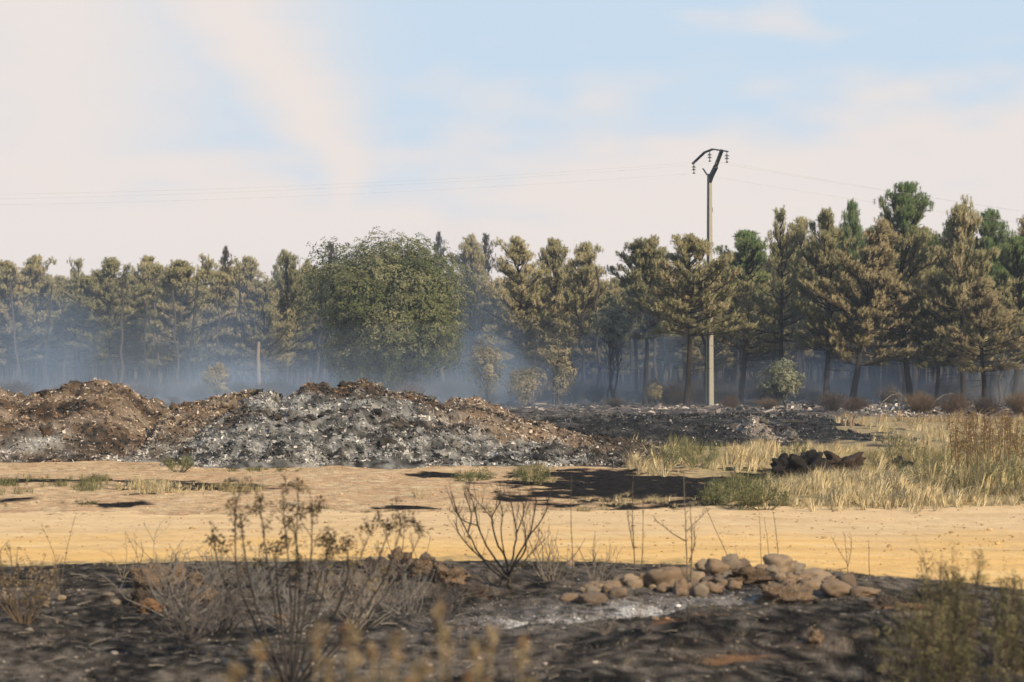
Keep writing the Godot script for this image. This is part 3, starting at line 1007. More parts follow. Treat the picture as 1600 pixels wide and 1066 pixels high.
func brush(seed_: int, stems: int, hgt: float, wide: float, twigs: int) -> MB:      # a bare, many-stemmed bush
	rng.seed = seed_
	var m := MB.new()
	for s in stems:
		var az := R(0, TAU)
		var out := R(0.1, 1.0)
		var tip := Vector3(cos(az) * wide * out, hgt * R(0.55, 1.0) * (1.1 - 0.35 * out), sin(az) * wide * out)
		var p := branch(m, Vector3(R(-0.1, 0.1) * wide, -0.03, R(-0.1, 0.1) * wide), tip, 0.011 * hgt, 0.003 * hgt, Color.WHITE, 0.05, 4)
		for q in twigs:
			var k := rng.randi_range(2, 4)
			var b: Vector3 = p[k].lerp(p[k + 1], rng.randf())
			m.tube(PackedVector3Array([b, b + Vector3(R(-0.3, 0.3) * wide, R(0.05, 0.32) * hgt, R(-0.3, 0.3) * wide)]), 0.005 * hgt, 0.002 * hgt, 3, Color.WHITE)
	return m

func make_bushes() -> void:
	M.sprays = [leaf_spray(1, 9, 0.62, 0.36), leaf_spray(2, 8, 0.6, 0.4), leaf_spray(3, 10, 0.55, 0.34)]
	rng.seed = 404
	var d := 93.0
	broadleaf("oak_tree", "great round oak with dense green crown among the scorched pines", "oak tree", Vector3(across(606, d), 0, -d), Vector3(7.6, 6.9, 7.0), 0.9, 105, 185, 0.20, [Color(0.075, 0.092, 0.034), Color(0.150, 0.155, 0.062), Color(0.255, 0.240, 0.130), Color(0.105, 0.120, 0.048)], Color(0.06, 0.05, 0.04), 3)
	var pale := [Color(0.20, 0.205, 0.13), Color(0.27, 0.265, 0.18), Color(0.16, 0.165, 0.10)]
	var dry := [Color(0.28, 0.235, 0.145), Color(0.21, 0.18, 0.11), Color(0.33, 0.28, 0.18)]
	var rows := [
		[957, 478, 548, 62, 90, pale, 4, "pale green sapling on thin stems, left of the dark trunk by the sky gap"],
		[872, 538, 618, 52, 89, dry, 3, "pale dry sapling low in the smoke, left of the pale green one"],
		[760, 532, 618, 56, 92, dry, 3, "straw coloured sapling in smoke right of the great oak"],
		[820, 572, 628, 60, 88, dry, 3, "low straw leaved bush between the two dry saplings"],
		[340, 568, 622, 42, 95, dry, 3, "pale leaved bush standing in smoke behind the tan heap"],
		[1222, 562, 630, 72, 84, pale, 4, "greyish leafy bush on the far ash bank right of the pole"],
		[1022, 596, 625, 18, 90, dry, 2, "tiny withered sapling at the foot of the dark trunks left of the pole"],
	]
	for r in rows:
		var dd: float = r[4]
		var x := across(r[0], dd)
		var y := ground_y(x, dd)
		var top := height_of(r[1], dd) - y
		var low := maxf(0.15, height_of(r[2], dd) - y)
		var w: float = r[3] / FOCAL * dd
		broadleaf("oak_sapling" if r[3] < 60 else "leafy_bush", r[7], "sapling" if r[3] < 60 else "bush", Vector3(x, y, -dd), Vector3(w * 0.9, top - low, w * 0.9), low, 34, 13, 0.17, r[5], Color(0.09, 0.075, 0.06), r[6])
	# scorched brush along the edge of the wood
	var kinds := []
	for k in 4:
		var m := MB.new()
		m.add(brush(60 + k, 110, 1.0, 0.7, 10), Transform3D.IDENTITY, [Color(0.13, 0.09, 0.06), Color(0.09, 0.07, 0.055), Color(0.17, 0.115, 0.07), Color(0.11, 0.095, 0.085)][k])
		kinds.append(m.mesh())
	rng.seed = 909
	var spots := [
		[790, 600, 84, 98, 3, "brown scorched bush at the left of the hazy clump behind the tall grey heap"], [832, 595, 90, 101, 0, "largest brown scorched bush, in haze behind the heap's right slope"], [875, 600, 84, 97, 3, "brown scorched bush at the right of the hazy clump"],
		[600, 588, 70, 110, 2, "brown scorched bush above the peak of the tall grey heap"], [640, 600, 60, 90, 0, "low scorched bush right of the heap's peak"],
		[1200, 622, 50, 80, 2, "reddish burnt bush left of the far ash bank under the greyish bush"], [1300, 612, 66, 76, 1, "dark burnt bush below the brown pine's bare limbs"], [1335, 620, 60, 74, 0, "brown burnt bush left of the tangled ash heap"],
		[1388, 600, 50, 74, 3, "grey leafless bush on top of the tangled ash heap"], [1440, 612, 70, 70, 2, "reddish burnt bush right of the tangled ash heap"], [1490, 615, 60, 70, 0, "brown burnt bush below the golden tan pine"],
		[1540, 618, 64, 72, 1, "dark burnt bush before the right hand trunks"], [1590, 612, 64, 74, 2, "reddish burnt bush at the right edge below the pines"], [1240, 655, 44, 58, 3, "grey twiggy bush in haze right of the ashy hummock"],
		[960, 622, 44, 84, 1, "dark twiggy bush left of the far pale ash bank"], [1140, 618, 40, 84, 0, "brown twiggy bush just right of the pole's foot"], [1420, 660, 60, 60, 3, "grey brittle bush at the edge of the dry grass"],
		[1060, 612, 40, 88, 1, "thin dark bush left of the pole's foot"], [930, 600, 46, 92, 3, "grey twiggy thicket under the pale green sapling"], [700, 590, 60, 100, 3, "grey twiggy thicket in the smoke right of the oak"],
	]
	for s in spots:
		var dd: float = s[3]
		var x := across(s[0], dd)
		var y := ground_y(x, dd)
		var o := part("burnt_bush", kinds[s[4]], M.twig, self)
		var hh: float = height_of(s[1], dd) - y
		var ww: float = s[2] / FOCAL * dd / 1.4
		o.transform = Transform3D(Basis(Vector3.UP, R(0, TAU)).scaled(Vector3(ww, hh, ww)), Vector3(x, y, -dd))
		tag(o, s[5], "bush")
	var under := []
	var shade := PackedColorArray()
	for i in 420:
		var dd := R(92, 150)
		var x := R(-0.3, 0.3) * dd
		var h := R(0.25, 1.1)
		under.append(Transform3D(Basis(Vector3.UP, R(0, TAU)).scaled(Vector3(h * 1.6, h, h * 1.6)), Vector3(x, ground_y(x, dd), -dd)))
		shade.append(Color.WHITE * R(0.6, 1.3))
	stuff("undergrowth", kinds[1], M.twig, under, shade, self, "scorched undergrowth between the trunks of the wood", "undergrowth")
	var stick := MB.new()
	stick.tube(PackedVector3Array([Vector3(0, -0.1, 0), Vector3(0.25, 0.45, 0.1), Vector3(0.8, 0.85, 0.1), Vector3(1.5, 0.95, 0.0)]), 0.04, 0.012, 6, Color(0.30, 0.26, 0.22))
	for q in [[1372, 640, 71.0, 0.3, "pale curved branch arching up out of the tangled ash heap"], [1420, 636, 71.5, 2.4, "pale bent branch leaning left on the tangled ash heap"], [1452, 640, 70.0, 0.1, "pale fallen branch at the right end of the tangled ash heap"]]:
		var o := part("dead_branch", stick.mesh(), M.bark, self)
		o.transform = Transform3D(Basis(Vector3.UP, q[3]).scaled(Vector3.ONE * 0.6), Vector3(across(q[0], q[2]), height_of(q[1], q[2]), -q[2]))
		tag(o, q[4], "branch")


# ---------------------------------------------------------------- power line
func make_power_line() -> void:
	var d := 88.0
	var x := across(1109, d)
	var base := ground_y(x, d)
	var o := thing("power_pole", "tall concrete electricity pole with arched dark steel crossarm above the pines", "power pole", Vector3(x, base, -d))
	var hgt := height_of(272, d) - base
	var shaft := MB.new()
	var grey := Color(0.37, 0.345, 0.29)
	# an H-shaped concrete section, tapering: two flanges and a thinner web
	var section := [Vector2(-0.5, -0.5), Vector2(0.5, -0.5), Vector2(0.5, -0.22), Vector2(0.22, -0.16), Vector2(0.22, 0.16), Vector2(0.5, 0.22), Vector2(0.5, 0.5), Vector2(-0.5, 0.5), Vector2(-0.5, 0.22), Vector2(-0.22, 0.16), Vector2(-0.22, -0.16), Vector2(-0.5, -0.22)]
	for i in section.size():
		var a: Vector2 = section[i]
		var b: Vector2 = section[(i + 1) % section.size()]
		var out := Vector3(b.y - a.y, 0, a.x - b.x)
		for k in 6:
			var y0 := -0.3 + (hgt + 0.3) * k / 6.0
			var y1 := -0.3 + (hgt + 0.3) * (k + 1) / 6.0
			var w0 := lerpf(0.26, 0.15, k / 6.0)
			var w1 := lerpf(0.26, 0.15, (k + 1) / 6.0)
			shaft.flat(Vector3(a.x * w0, y0, a.y * w0), Vector3(b.x * w0, y0, b.y * w0), Vector3(b.x * w1, y1, b.y * w1), Vector3(a.x * w1, y1, a.y * w1), out, grey)
	shaft.box(Vector3(-0.09, hgt - 0.02, -0.09), Vector3(0.09, hgt + 0.015, 0.09), grey)
	part("shaft", shaft.mesh(), M.concrete, o).rotation.y = 0.6
	var dark := Color(0.06, 0.065, 0.07)
	var line_dir := Vector3(0.94, 0, -0.342)
	var arm_dir := Vector3(0.342, 0, 0.94)
	# points on the arm, from columns and rows of the photograph: how far along it they stand
	var on_arm := func(px: float, py: float) -> Vector3:
		return arm_dir * ((px - 1109.0) / FOCAL * d / 0.342) + Vector3(0, height_of(py, d) - base, 0)
	var beam := func(called: String, pts: Array, thick: float, deep: float) -> void:
		var m := MB.new()
		for i in pts.size() - 1:
			var a: Vector3 = pts[i]
			var b: Vector3 = pts[i + 1]
			var along := (b - a).normalized()
			var up := along.cross(line_dir).normalized()
			if up.y < 0.0:
				up = -up
			var s := line_dir * deep
			var u := up * thick
			for f in [[s, u], [-s, u], [s, -u], [-s, -u]]:
				pass
			m.flat(a + s + u, b + s + u, b + s - u, a + s - u, line_dir, dark)
			m.flat(a - s + u, b - s + u, b - s - u, a - s - u, -line_dir, dark)
			m.flat(a + s + u, b + s + u, b - s + u, a - s + u, up, dark)
			m.flat(a + s - u, b + s - u, b - s - u, a - s - u, -up, dark)
			m.flat(a + s + u, a + s - u, a - s - u, a - s + u, -along, dark)
			m.flat(b + s + u, b + s - u, b - s - u, b - s + u, along, dark)
		part(called, m.mesh(), M.steel, o)
	beam.call("crossarm", [on_arm.call(1088, 249.5), on_arm.call(1103, 236), on_arm.call(1113, 234)], 0.035, 0.05)
	beam.call("crossarm", [on_arm.call(1113, 234), on_arm.call(1131, 243)], 0.03, 0.04)
	beam.call("arm_support", [on_arm.call(1109.5, 284), on_arm.call(1124, 239)], 0.07, 0.06)
	beam.call("arm_support", [on_arm.call(1110.5, 277), on_arm.call(1117, 262)], 0.09, 0.08)
	beam.call("brace", [on_arm.call(1106, 272), on_arm.call(1101, 261)], 0.02, 0.03)
	var hangs := [on_arm.call(1089.5, 249), on_arm.call(1109.3, 235.5), on_arm.call(1130, 243)]
	var ends := []
	for q in hangs:
		var m := MB.new()
		var p: Vector3 = q
		m.tube(PackedVector3Array([p, p - Vector3(0, 0.46, 0)]), 0.018, 0.018, 6, dark)
		for k in 2:
			var y := p - Vector3(0, 0.17 + 0.12 * k, 0)
			m.tube(PackedVector3Array([y + Vector3(0, 0.05, 0), y, y - Vector3(0, 0.02, 0)]), 0.03, 0.12, 10, Color(0.10, 0.12, 0.12), true)
		m.box(p - Vector3(0.05, 0.48, 0.05), p - Vector3(-0.05, 0.43, -0.05), dark)
		part("insulator", m.mesh(), M.glass, o)
		ends.append(p - Vector3(0, 0.46, 0))
	var rung := MB.new()
	rung.box(Vector3(0.06, 8.55, 0.02), Vector3(0.14, 8.75, 0.06), Color(0.15, 0.14, 0.12))
	part("plate", rung.mesh(), M.steel, o).rotation.y = 0.6
	var which := ["rear", "middle", "front"]
	for side in [-1.0, 1.0]:
		for i in 3:
			var m := MB.new()
			var p := PackedVector3Array()
			var span := 110.0
			var sag := (2.85 if side < 0.0 else 3.4) + 0.12 * i
			for k in 45:
				var t := k * 1.25
				p.append(ends[i] + line_dir * side * t - Vector3(0, 4.0 * sag * (t / span) * (1.0 - t / span), 0))
			m.tube(p, 0.0034, 0.0034, 4, Color(0.42, 0.42, 0.43))
			var w := part("power_line_wire", m.mesh(), M.steel, self)
			w.position = o.position
			tag(w, "thin %s wire sagging %s from the concrete pole's crossarm" % [which[i], "leftwards over the sky" if side < 0.0 else "rightwards behind the tall pines"], "wire", "wires of the power line")


# ---------------------------------------------------------------- stones
func make_stones() -> void:
	rng.seed = 31
	var shapes := []
	for k in 6:
		shapes.append(lump(200 + k, 14, 18, 0.13 + 0.04 * (k % 3), 0.42 if k > 3 else 0.2))
	var tones := [Color(0.31, 0.215, 0.14), Color(0.215, 0.155, 0.11), Color(0.385, 0.28, 0.185), Color(0.30, 0.235, 0.17)]
	# column, row, width, height in the photograph, tilt, shape, tone, label
	var rows := [
		[894, 941, 38, 16, 0.05, 0, 0, "flat tan stone at the left end of the pile, on the ash"],
		[925, 946, 40, 20, 0.0, 1, 1, "egg shaped dark bellied stone lying foremost at the left end"],
		[954, 926, 30, 14, 0.0, 2, 0, "low tan stone behind the egg shaped one"],
		[938, 931, 17, 16, 0.2, 3, 2, "small round stone leaning on the low tan one's left"],
		[964, 936, 24, 16, -0.1, 0, 1, "half sunk stone right of the egg shaped one"],
		[984, 922, 24, 17, 0.1, 1, 2, "pale stone left of the pointed one, before the thin stems"],
		[1006, 920, 20, 23, 0.5, 4, 0, "pointed stone leaning against the big round boulder's left side"],
		[1040, 922, 46, 35, -0.15, 5, 0, "big round boulder, largest in the left half of the pile"],
		[1066, 934, 23, 24, 0.1, 2, 0, "stone tucked at the big round boulder's lower right"],
		[1070, 903, 22, 21, 0.0, 3, 0, "stone above and right of the big round boulder"],
		[1088, 912, 25, 22, 0.2, 0, 2, "rounded stone over the dark hollow in the pile"],
		[1100, 890, 24, 19, -0.2, 1, 2, "pale topped stone at the back left of the pile's crest"],
		[1119, 900, 30, 24, 0.35, 4, 0, "slanting stone right of the pale topped one"],
		[1139, 894, 30, 27, -0.2, 2, 3, "grey rounded stone beside the upright pointed one"],
		[1159, 891, 20, 24, 0.0, 4, 1, "upright pointed stone on the pile's crest"],
		[1166, 905, 34, 14, 0.1, 0, 0, "long low stone at the foot of the upright pointed one"],
		[1132, 920, 36, 16, 0.5, 1, 1, "smooth oblong stone tilted over the dark hollow"],
		[1105, 915, 22, 17, -0.1, 3, 1, "stone at the left of the tilted oblong one"],
		[1115, 931, 27, 13, 0.0, 2, 0, "flattish stone below the tilted oblong one"],
		[1094, 936, 21, 22, -0.3, 4, 3, "grey angular stone by the ash, below the dark hollow"],
		[1190, 906, 20, 15, 0.0, 3, 0, "small stone between the pointed one and the twin boulders"],
		[1215, 902, 40, 31, 0.1, 5, 2, "left one of the twin pale boulders right of the crest"],
		[1237, 899, 32, 25, -0.1, 2, 3, "right one of the twin pale boulders, greyer"],
		[1276, 910, 46, 22, 0.15, 1, 2, "smooth loaf shaped stone right of the twin boulders"],
		[1255, 917, 27, 17, 0.3, 0, 0, "stone wedged left of the loaf shaped one"],
		[1271, 926, 22, 12, 0.0, 3, 2, "little stone under the loaf shaped one"],
		[1296, 919, 23, 14, -0.1, 2, 0, "little stone at the loaf shaped one's right end"],
		[1306, 936, 44, 21, 0.2, 1, 0, "long rounded stone in front of the upright oval one"],
		[1322, 921, 25, 30, -0.15, 3, 1, "upright oval brown stone near the right end"],
		[1349, 926, 29, 13, 0.1, 0, 0, "flat reddish stone, upper of two at the right end"],
		[1353, 935, 33, 13, 0.0, 2, 0, "flat reddish stone, lower of two at the right end"],
		[1258, 936, 19, 19, 0.1, 4, 1, "brown stone beside the dark clod in the pile's middle"],
		[1336, 939, 16, 17, 0.3, 3, 1, "small dark stone left of the two flat reddish ones"],
		[890, 880, 12, 9, 0.0, 1, 2, "lone little pale stone behind the pile, on black ground"],
		[98, 937, 14, 8, 0.0, 0, 2, "lone cream pebble stone right of the dry shrub at left"],
		[181, 949, 15, 8, 0.0, 1, 3, "lone white stone on the black ground left of the brown clods"],
		[170, 942, 16, 6, 0.0, 2, 3, "lone thin white stone just behind another white stone"],
	]
	var cache := {}
	for r in rows:
		var w: float = r[2]
		var h: float = r[3]
		var d := away(r[1] + h * 0.42)
		var x := across(r[0], d)
		# where the ground lies higher than the track, the same row is nearer
		for k in 4:
			d = FOCAL * (EYE - ground_y(x, d)) / (r[1] + h * 0.42 - HORIZON)
			x = across(r[0], d)
		if r[0] > 891:      # the pile lies on a low mound: its upper stones rest on those behind and below
			d = 15.7 - (r[1] - 890.0) / 55.0 * 1.35
			x = across(r[0], d)
		var sx := w / FOCAL * d * 0.60
		var sy := h / FOCAL * d * 0.60
		var key := "%d %d" % [r[5], r[6]]
		if not cache.has(key):
			var m := MB.new()
			m.add(shapes[r[5]], Transform3D.IDENTITY, tones[r[6]])
			cache[key] = m.mesh()
		var o := part("stone", cache[key], M.stone, self)
		o.transform = Transform3D(Basis(Vector3.BACK, -r[4]) * Basis.from_scale(Vector3(sx, sy, sx * 0.85)) * Basis(Vector3.UP, R(0, TAU)), Vector3(x, maxf(ground_y(x, d) + sy * 0.5, minf(height_of(r[1], d), ground_y(x, d) + sy * 0.95)), -d))
		tag(o, r[7], "stone", "stones of the pile" if r[0] > 891 else "lone stones on the black ground")
	for i in 60:      # small ones between
		var px := R(905, 1365)
		var row := 938.0 - 26.0 * sin(clampf((px - 905.0) / 460.0, 0.0, 1.0) * PI) * rng.randf() - R(0, 10)
		var d := 15.7 - (row - 890.0) / 55.0 * 1.35
		var x := across(px, d)
		var m: Mesh = cache[cache.keys()[rng.randi() % cache.size()]]
		var o := part("stone", m, M.stone, self)
		var s := R(0.025, 0.055)
		o.transform = Transform3D(spin().scaled(Vector3(s * 1.2, s * 0.8, s)), Vector3(x, ground_y(x, d) + s * 0.4, -d))
		tag(o, "small tan stone filling a gap between the pile's larger stones", "stone", "small stones in the pile")
	# clods of earth: in the pile, in the mound left of it
	var clod := []
	for k in 3:
		clod.append(lump(300 + k, 18, 22, 0.6, 0.2))
	var earth := [Color(0.20, 0.135, 0.085), Color(0.30, 0.205, 0.135), Color(0.12, 0.09, 0.068), Color(0.38, 0.215, 0.115)]
	var lumps := [
		[1228, 931, 64, 28, 0, 1, "wide brown clod of earth in the middle of the stone pile"], [1170, 922, 46, 18, 1, 0, "reddish brown clod left of the wide one in the stone pile"], [1376, 950, 44, 20, 2, 2, "dark flat clod beyond the right end of the stone pile"],
		[1415, 953, 50, 16, 0, 3, "orange scorched clod right of the dark flat one"], [236, 920, 44, 36, 0, 1, "biggest brown clod of the left mound"], [270, 915, 44, 30, 1, 1, "brown clod on the right shoulder of the left mound"],
		[240, 953, 36, 14, 2, 3, "orange clod at the foot of the left mound"], [248, 903, 34, 12, 1, 3, "orange brown clod on top of the left mound"], [285, 932, 40, 26, 2, 2, "dark clod in the left mound's middle"],
		[312, 940, 44, 24, 0, 1, "brown clod at the left mound's right foot"], [222, 938, 26, 20, 1, 2, "dark clod at the left mound's left foot"], [305, 908, 30, 16, 2, 1, "pale brown clod behind the left mound"],
		[590, 905, 46, 28, 0, 2, "dark brown clod at the left of the earthen ridge behind the burnt stems"], [628, 900, 40, 28, 1, 1, "brown clod in the middle of the earthen ridge"], [660, 905, 40, 24, 2, 1, "pale brown clod right of the ridge's middle"],
		[700, 912, 46, 24, 0, 1, "brown clod towards the ridge's right end"], [740, 920, 42, 20, 1, 2, "dark clod at the right end of the earthen ridge"], [560, 915, 34, 22, 2, 1, "brown clod at the left end of the earthen ridge"],
		[443, 968, 22, 14, 0, 3, "orange stone-like clod seen through the burnt bush"], [1270, 1032, 20, 18, 1, 1, "small pale clod on the flank of the black hump"],
	]
	for r in lumps:
		var h: float = r[3]
		var d := away(r[1] + h * 0.42)
		var x := across(r[0], d)
		for k in 4:
			d = FOCAL * (EYE - ground_y(x, d)) / (r[1] + h * 0.42 - HORIZON)
			x = across(r[0], d)
		var sx: float = r[2] / FOCAL * d * 0.56
		var sy := h / FOCAL * d * 0.72
		var key := "clod %d %d" % [r[4], r[5]]
		if not cache.has(key):
			var m := MB.new()
			m.add(clod[r[4]], Transform3D.IDENTITY, earth[r[5]])
			cache[key] = m.mesh()
		var o := part("earth_clod", cache[key], M.heap, self)
		o.transform = Transform3D(Basis.from_scale(Vector3(sx, sy, sx * 0.8)) * Basis(Vector3.UP, R(0, TAU)), Vector3(x, ground_y(x, d) + sy * 0.45, -d))
		tag(o, r[6], "clod")
	# the charred lumps in the dry grass
	for r in [[1224, 735, 36, 28, "small charred lump at the left of the black ones in dry grass"], [1262, 735, 62, 40, "big rounded charred lump in the dry grass"], [1314, 731, 72, 36, "long charred brown lump right of the big rounded one"], [1408, 728, 34, 20, "little dark lump half hidden by dry grass"]]:
		var d := away(r[1] + r[3] * 0.5)
		var x := across(r[0], d)
		var key := "char %d" % int(r[0])
		var m := MB.new()
		m.add(lump(int(r[0]), 22, 28, 0.7, 0.2), Transform3D.IDENTITY, Color(0.045, 0.038, 0.034) if r[0] != 1314 else Color(0.10, 0.068, 0.05))
		var o := part("charred_lump", m.mesh(), M.heap, self)
		var sx: float = r[2] / FOCAL * d * 0.5
		var sy: float = r[3] / FOCAL * d * 0.55
		o.transform = Transform3D(Basis.from_scale(Vector3(sx, sy, sx * 0.8)), Vector3(x, ground_y(x, d) + sy * 0.75, -d))
		tag(o, r[4], "lump")


# ---------------------------------------------------------------- weeds and dead plants, each one a thing
func ground_row(px: float, py: float) -> Vector3:     # the ground that shows at a column and row
	var d := away(py)
	for k in 4:
		d = FOCAL * (EYE - ground_y(across(px, d), d)) / (py - HORIZON)
	return Vector3(across(px, d), ground_y(across(px, d), d), -d)

func limb(m: MB, base: Vector3, d: float, pts: Array, r0: float, r1: float, col: Color, depth := 0.0) -> PackedVector3Array:    # a branch through columns and rows at that distance, swinging out of their plane by depth
	var p := PackedVector3Array()
	var k := pts.size()
	for i in k:
		var q: Vector2 = pts[i]
		var dz := depth * i / maxf(k - 1, 1)
		p.append(Vector3(across(q.x, d), height_of(q.y, d), -d + dz) - base)
	var smooth := PackedVector3Array()
	for i in k - 1:
		for s in 3:
			var a: Vector3 = p[maxi(i - 1, 0)]
			var e: Vector3 = p[mini(i + 2, k - 1)]
			smooth.append(p[i].cubic_interpolate(p[i + 1], a, e, s / 3.0) + Vector3(R(-1, 1), R(-1, 1), R(-1, 1)) * r0 * 0.5)
	smooth.append(p[k - 1])
	m.tube(smooth, r0, r1, 5, col)
	return smooth

func sprout(m: MB, line: PackedVector3Array, from: float, count: int, length: float, r: float, col: Color, rise := 0.7) -> Array:     # side twigs; returns their tips
	var tips := []
	for i in count:
		var t := lerpf(from, 0.98, (i + rng.randf()) / count) * (line.size() - 1)
		var k := mini(int(t), line.size() - 2)
		var b: Vector3 = line[k].lerp(line[k + 1], t - k)
		var dir := (polar(R(0, TAU), rise + R(-0.4, 0.4)) + (line[k + 1] - line[k]).normalized() * 0.6).normalized()
		var l := length * R(0.5, 1.2)
		var tip := b + dir * l
		m.tube(PackedVector3Array([b, b + dir * l * 0.5 + Vector3(R(-1, 1), R(-1, 1), R(-1, 1)) * l * 0.07, tip]), r, r * 0.5, 3, col)
		tips.append(tip)
	return tips

func leaves_on(m: MB, points: Array, each: int, size: float, spread_: float, tones: Array) -> void:
	for p in points:
		for i in each:
			var c: Color = tones[rng.randi() % tones.size()] * R(0.75, 1.25)
			c.a = 1.0
			m.add(M.sprays[rng.randi() % 3], Transform3D(spin().scaled(Vector3.ONE * size * R(0.6, 1.3)), p + Vector3(R(-1, 1), R(-1, 1), R(-1, 1)) * spread_), c)

func burnt_vase_shrub() -> void:
	rng.seed = 5
	var b := ground_row(800, 921)
	var d := -b.z
	var o := thing("burnt_shrub", "bare charred vase shaped shrub standing before the sandy track", "shrub", b)
	var k := func(list: Array) -> Array:
		var out := []
		for q in P(list):
			out.append(Vector2(660.0 + q.x / 2.963, 720.0 + q.y / 2.963))
		return out
	var col := Color(0.045, 0.036, 0.03)
	var st := MB.new()
	limb(st, b, d, k.call([420, 625, 412, 590, 400, 560, 395, 535]), 0.024, 0.016, col)
	part("trunk", st.mesh(), M.twig, o)
	var limbs := [
		[[395, 545, 330, 480, 270, 430, 215, 330, 165, 230, 140, 150], 0.25], [[395, 540, 350, 470, 300, 400, 255, 300, 235, 200, 205, 130], -0.2], [[398, 540, 385, 450, 340, 360, 320, 265, 280, 215, 225, 150], 0.1],
		[[320, 265, 345, 215, 372, 165], 0.12], [[408, 535, 420, 440, 437, 330, 420, 250, 402, 170], -0.25], [[400, 540, 440, 440, 490, 350, 512, 260, 526, 170], 0.2], [[490, 350, 540, 290, 574, 220, 581, 160], 0.1],
		[[400, 552, 450, 490, 512, 425, 566, 375], -0.15], [[390, 552, 320, 505, 255, 440, 180, 372, 140, 290], -0.3], [[385, 450, 365, 340, 372, 240, 352, 150], 0.3], [[437, 330, 465, 260, 470, 190], 0.2], [[255, 300, 190, 270, 150, 215], 0.2], [[402, 540, 425, 480, 470, 420, 480, 330, 455, 240], 0.3], [[215, 330, 225, 250, 190, 160], -0.2],
	]
	for i in limbs.size():
		var m := MB.new()
		var thick := 0.0105 if limbs[i][0].size() > 8 else 0.006
		var line := limb(m, b, d, k.call(limbs[i][0]), thick, 0.003, col, limbs[i][1])
		var tips := sprout(m, line, 0.4, 8, 0.13, 0.003, col, 1.0)
		for t in tips:
			for q in 2:
				m.tube(PackedVector3Array([t, t + Vector3(R(-0.03, 0.03), R(0.02, 0.07), R(-0.03, 0.03))]), 0.0018, 0.001, 3, col)
		part("limb", m.mesh(), M.twig, o)

# stems: rows of [points..., depth]; each stem with its twigs is a part, its leaves another
func stem_plant(called: String, label: String, category: String, foot: Vector2, stems: Array, r0: float, col: Color, twigs: int, twig_len: float, leaf: Array, group := "", d := 0.0) -> void:
	var b := ground_row(foot.x, foot.y) if d == 0.0 else Vector3(across(foot.x, d), ground_y(across(foot.x, d), d), -d)
	var dd := -b.z
	var o := thing(called, label, category, b, group)
	for s in stems:
		var m := MB.new()
		var line := limb(m, b, dd, P(s[0]), r0 * R(0.8, 1.2), r0 * 0.35, col, s[1])
		var tips := sprout(m, line, s[2] if s.size() > 2 else 0.35, twigs, twig_len, r0 * 0.45, col) if twigs > 0 else []
		part("stem", m.mesh(), M.twig, o)
		if leaf.size():
			var lm := MB.new()
			var pts := tips.duplicate()
			var from: float = leaf[3]
			for i in line.size():
				if float(i) / line.size() > from:
					pts.append(line[i])
			leaves_on(lm, pts, leaf[0], leaf[1], leaf[2], leaf[4])
			part("leaves", lm.mesh(), M.leaf, o)

